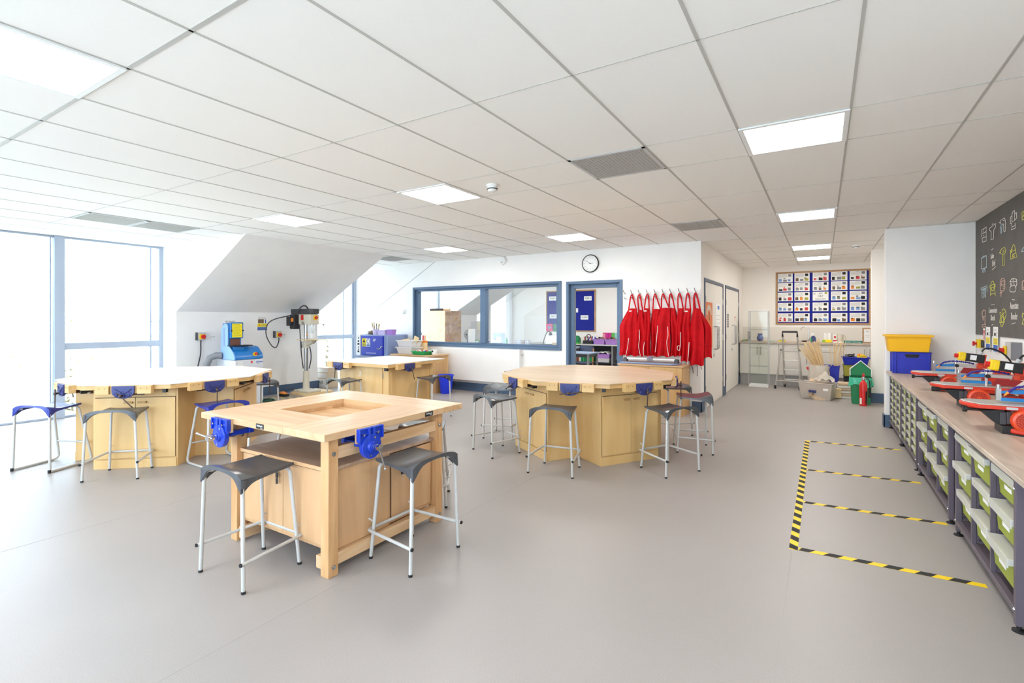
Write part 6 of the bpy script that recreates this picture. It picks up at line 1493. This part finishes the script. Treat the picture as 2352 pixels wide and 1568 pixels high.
obj('back_panel', MB().box(-1.83, .30, 0, 1.83, .33, .75), 'dark_grey', t); obj('shelf', MB().box(-1.83, -.26, .30, 1.83, .30, .32), 'dark_grey', t)
CZ = .786
t = thing('bag', 'green rucksack on the far counter behind the doorway', 'bag', (-5.86, 12.62, CZ)); obj('body', MB().prism([(-.20, 0), (.20, 0), (.21, .13), (.15, .21), (-.10, .22), (-.2, .16)], -.09, .09, 'y'), 'green', t, bevel=.03, seg=3); obj('patch', MB().prism([(-.02, .07), (.05, .15), (.11, .08), (.08, .04), (.06, .09), (.03, .06)], -.094, -.090, 'y'), 'paper', t)
tag(obj('cutting_mat', MB().box(-.22, -.10, 0, .22, .10, .025), 'leaf_green', bevel=.006, loc=(-5.80, 12.42, CZ)), 'flat green pack in front of the green rucksack', 'pack')
t = thing('tool_caddy', 'dark caddy holding red and blue handled scissors', 'tool caddy', (-5.38, 12.58, CZ)); obj('body', MB().box(-.14, -.08, 0, .14, .08, .09), 'black', t, bevel=.006)
obj('hoop', MB().tube([(-.05+.0, 0, .09)]+[(.055*math.cos(R(a)), 0, .20+.055*math.sin(R(a))) for a in range(-60, 260, 20)], .011, 7), 'black', t)
for i in range(6): obj('tool', MB().cyl((-.12+.045*i, .02*(-1)**i, .09), (-.14+.052*i, .02*(-1)**i, .19+.01*(i % 3)), .012, n=8), ('red', 'black', 'red', 'crate_blue', 'red', 'hose_navy')[i], t)
t = thing('bottle', 'short blue bottle beside the scissors caddy', 'bottle', (-5.18, 12.55, CZ)); obj('body', MB().lathe([(.045, 0), (.05, .10), (.02, .16), (.02, .19)], 16), 'vice_blue', t)
for x, lab in ((-5.0, 'lilac plastic basket of papers on the far counter, left one'), (-4.68, 'lilac plastic basket of papers on the far counter, right one')):
    t = thing('basket', lab, 'basket', (x, 12.47, CZ), 0, 'lilac baskets on the far counter'); obj('body', MB().bin(-.16, -.12, 0, .16, .12, .14, .03, .005, .012), 'purple_bin', t, bevel=.004); obj('papers', MB().surf(12, 8, lambda u, v: (-.13+.26*u, -.09+.18*v, .13+.05*math.sin(PI*u)+.02*math.sin(13*u+7*v)), 0, .006), 'ink_brown', t)
for i, (c, lab) in enumerate((('pink', 'pink patterned magazine file'), ('magenta', 'left magenta magazine file'), ('magenta', 'right magenta magazine file'), ('leaf_green', 'bright green magazine file'), ('mint', 'pale mint magazine file'), ('sky_blue_file', 'light blue magazine file'))):
    m = MB().prism([(-.09, 0), (.11, 0), (.11, .20), (.02, .30), (-.09, .30)], -.038, .038, 'x', 0)
    if i == 0:
        for a in range(3):
            for b in range(11): m.cbox((-.024+.024*a, -.0915+.0, .02+.024*b), (.012, .004, .012), 1)
    tag(obj('magazine_file', m, [c, 'paper'], loc=(-4.99+.082*i, 12.80, CZ)), '%s on the far counter of the next classroom' % lab, 'magazine file', 'magazine files on the far counter')
for i, c in enumerate(('red', 'red', 'paper', 'green', 'green_tray', 'green', 'green_tray', 'green_tray', 'green')):
    tag(obj('ring_binder', MB().box(-.022, -.12, 0, .022, .12, .24), c, bevel=.003, loc=(-5.66+.055*i, 12.5, .321)), '%s file standing under the far counter, number %s from the left' % ({'red': 'red', 'paper': 'white', 'green': 'dark green', 'green_tray': 'green'}[c], ('one', 'two', 'three', 'four', 'five', 'six', 'seven', 'eight', 'nine')[i]), 'file', 'files under the far counter')
t = thing('storage_tray', 'clear tray at the bottom under the far counter', 'tray', (-4.88, 12.5, .321)); obj('body', MB().bin(-.17, -.14, 0, .17, .14, .10, .015, .005, .01), 'clear_tub', t)
t = thing('storage_tray', 'purple tray stacked above the clear tray under the far counter', 'tray', (-4.88, 12.5, .425)); obj('body', MB().bin(-.17, -.14, 0, .17, .14, .11, .015, .005, .01), 'purple_bin', t)
tag(obj('paper_pile', MB().surf(12, 8, lambda u, v: (-.15+.3*u, -.12+.24*v, .02+.04*math.sin(PI*u)+.015*math.sin(11*u)), 0, .02), 'paper', loc=(-4.88, 12.5, .54)), 'loose pile of paper above the purple tray', 'paper pile')
t = thing('classroom_table', 'pale blue topped table just inside the doorway', 'table', (-4.75, 10.15, 0)); obj('top', MB().box(-.55, -.28, .70, .55, .28, .725), 'desk_blue', t, bevel=.003); obj('apron', MB().box(-.50, -.24, .63, .50, .24, .70), 'dark_grey', t)
for sx in (-1, 1):
    for sy in (-1, 1): obj('leg', MB().box(sx*.50-.02, sy*.24-.02, 0, sx*.50+.02, sy*.24+.02, .70), 'mid_grey', t)
def chair(label, x, y, rz):
    t = thing('classroom_chair', label, 'chair', (x, y, 0), R(rz), 'wood framed chairs in the next classroom')
    obj('seat', MB().box(-.20, -.20, .42, .20, .19, .445), 'navy_chair', t, bevel=.012)
    obj('backrest', MB().surf(12, 4, lambda u, v: (-.20+.40*u, .20+.04*v-.05*math.sin(PI*u), .60+.20*v+.03*math.sin(PI*u)*v), 0, .018), 'navy_chair', t)
    for s in (-1, 1): obj('leg', MB().tube([(s*.18, -.18, .42), (s*.19, -.20, 0)], .016, 8), 'chair_wood', t); obj('leg', MB().tube([(s*.19, .23, .76), (s*.18, .19, .42), (s*.19, .24, 0)], .018, 8), 'chair_wood', t)
chair('wood framed chair with a blue back behind the pale blue table', -4.75, 10.72, 0)
chair('wood framed chair in front of the pale blue table, nearest the doorway', -4.98, 9.66, 180)
chair('wood framed chair right of the pale blue table', -3.85, 10.05, -70)
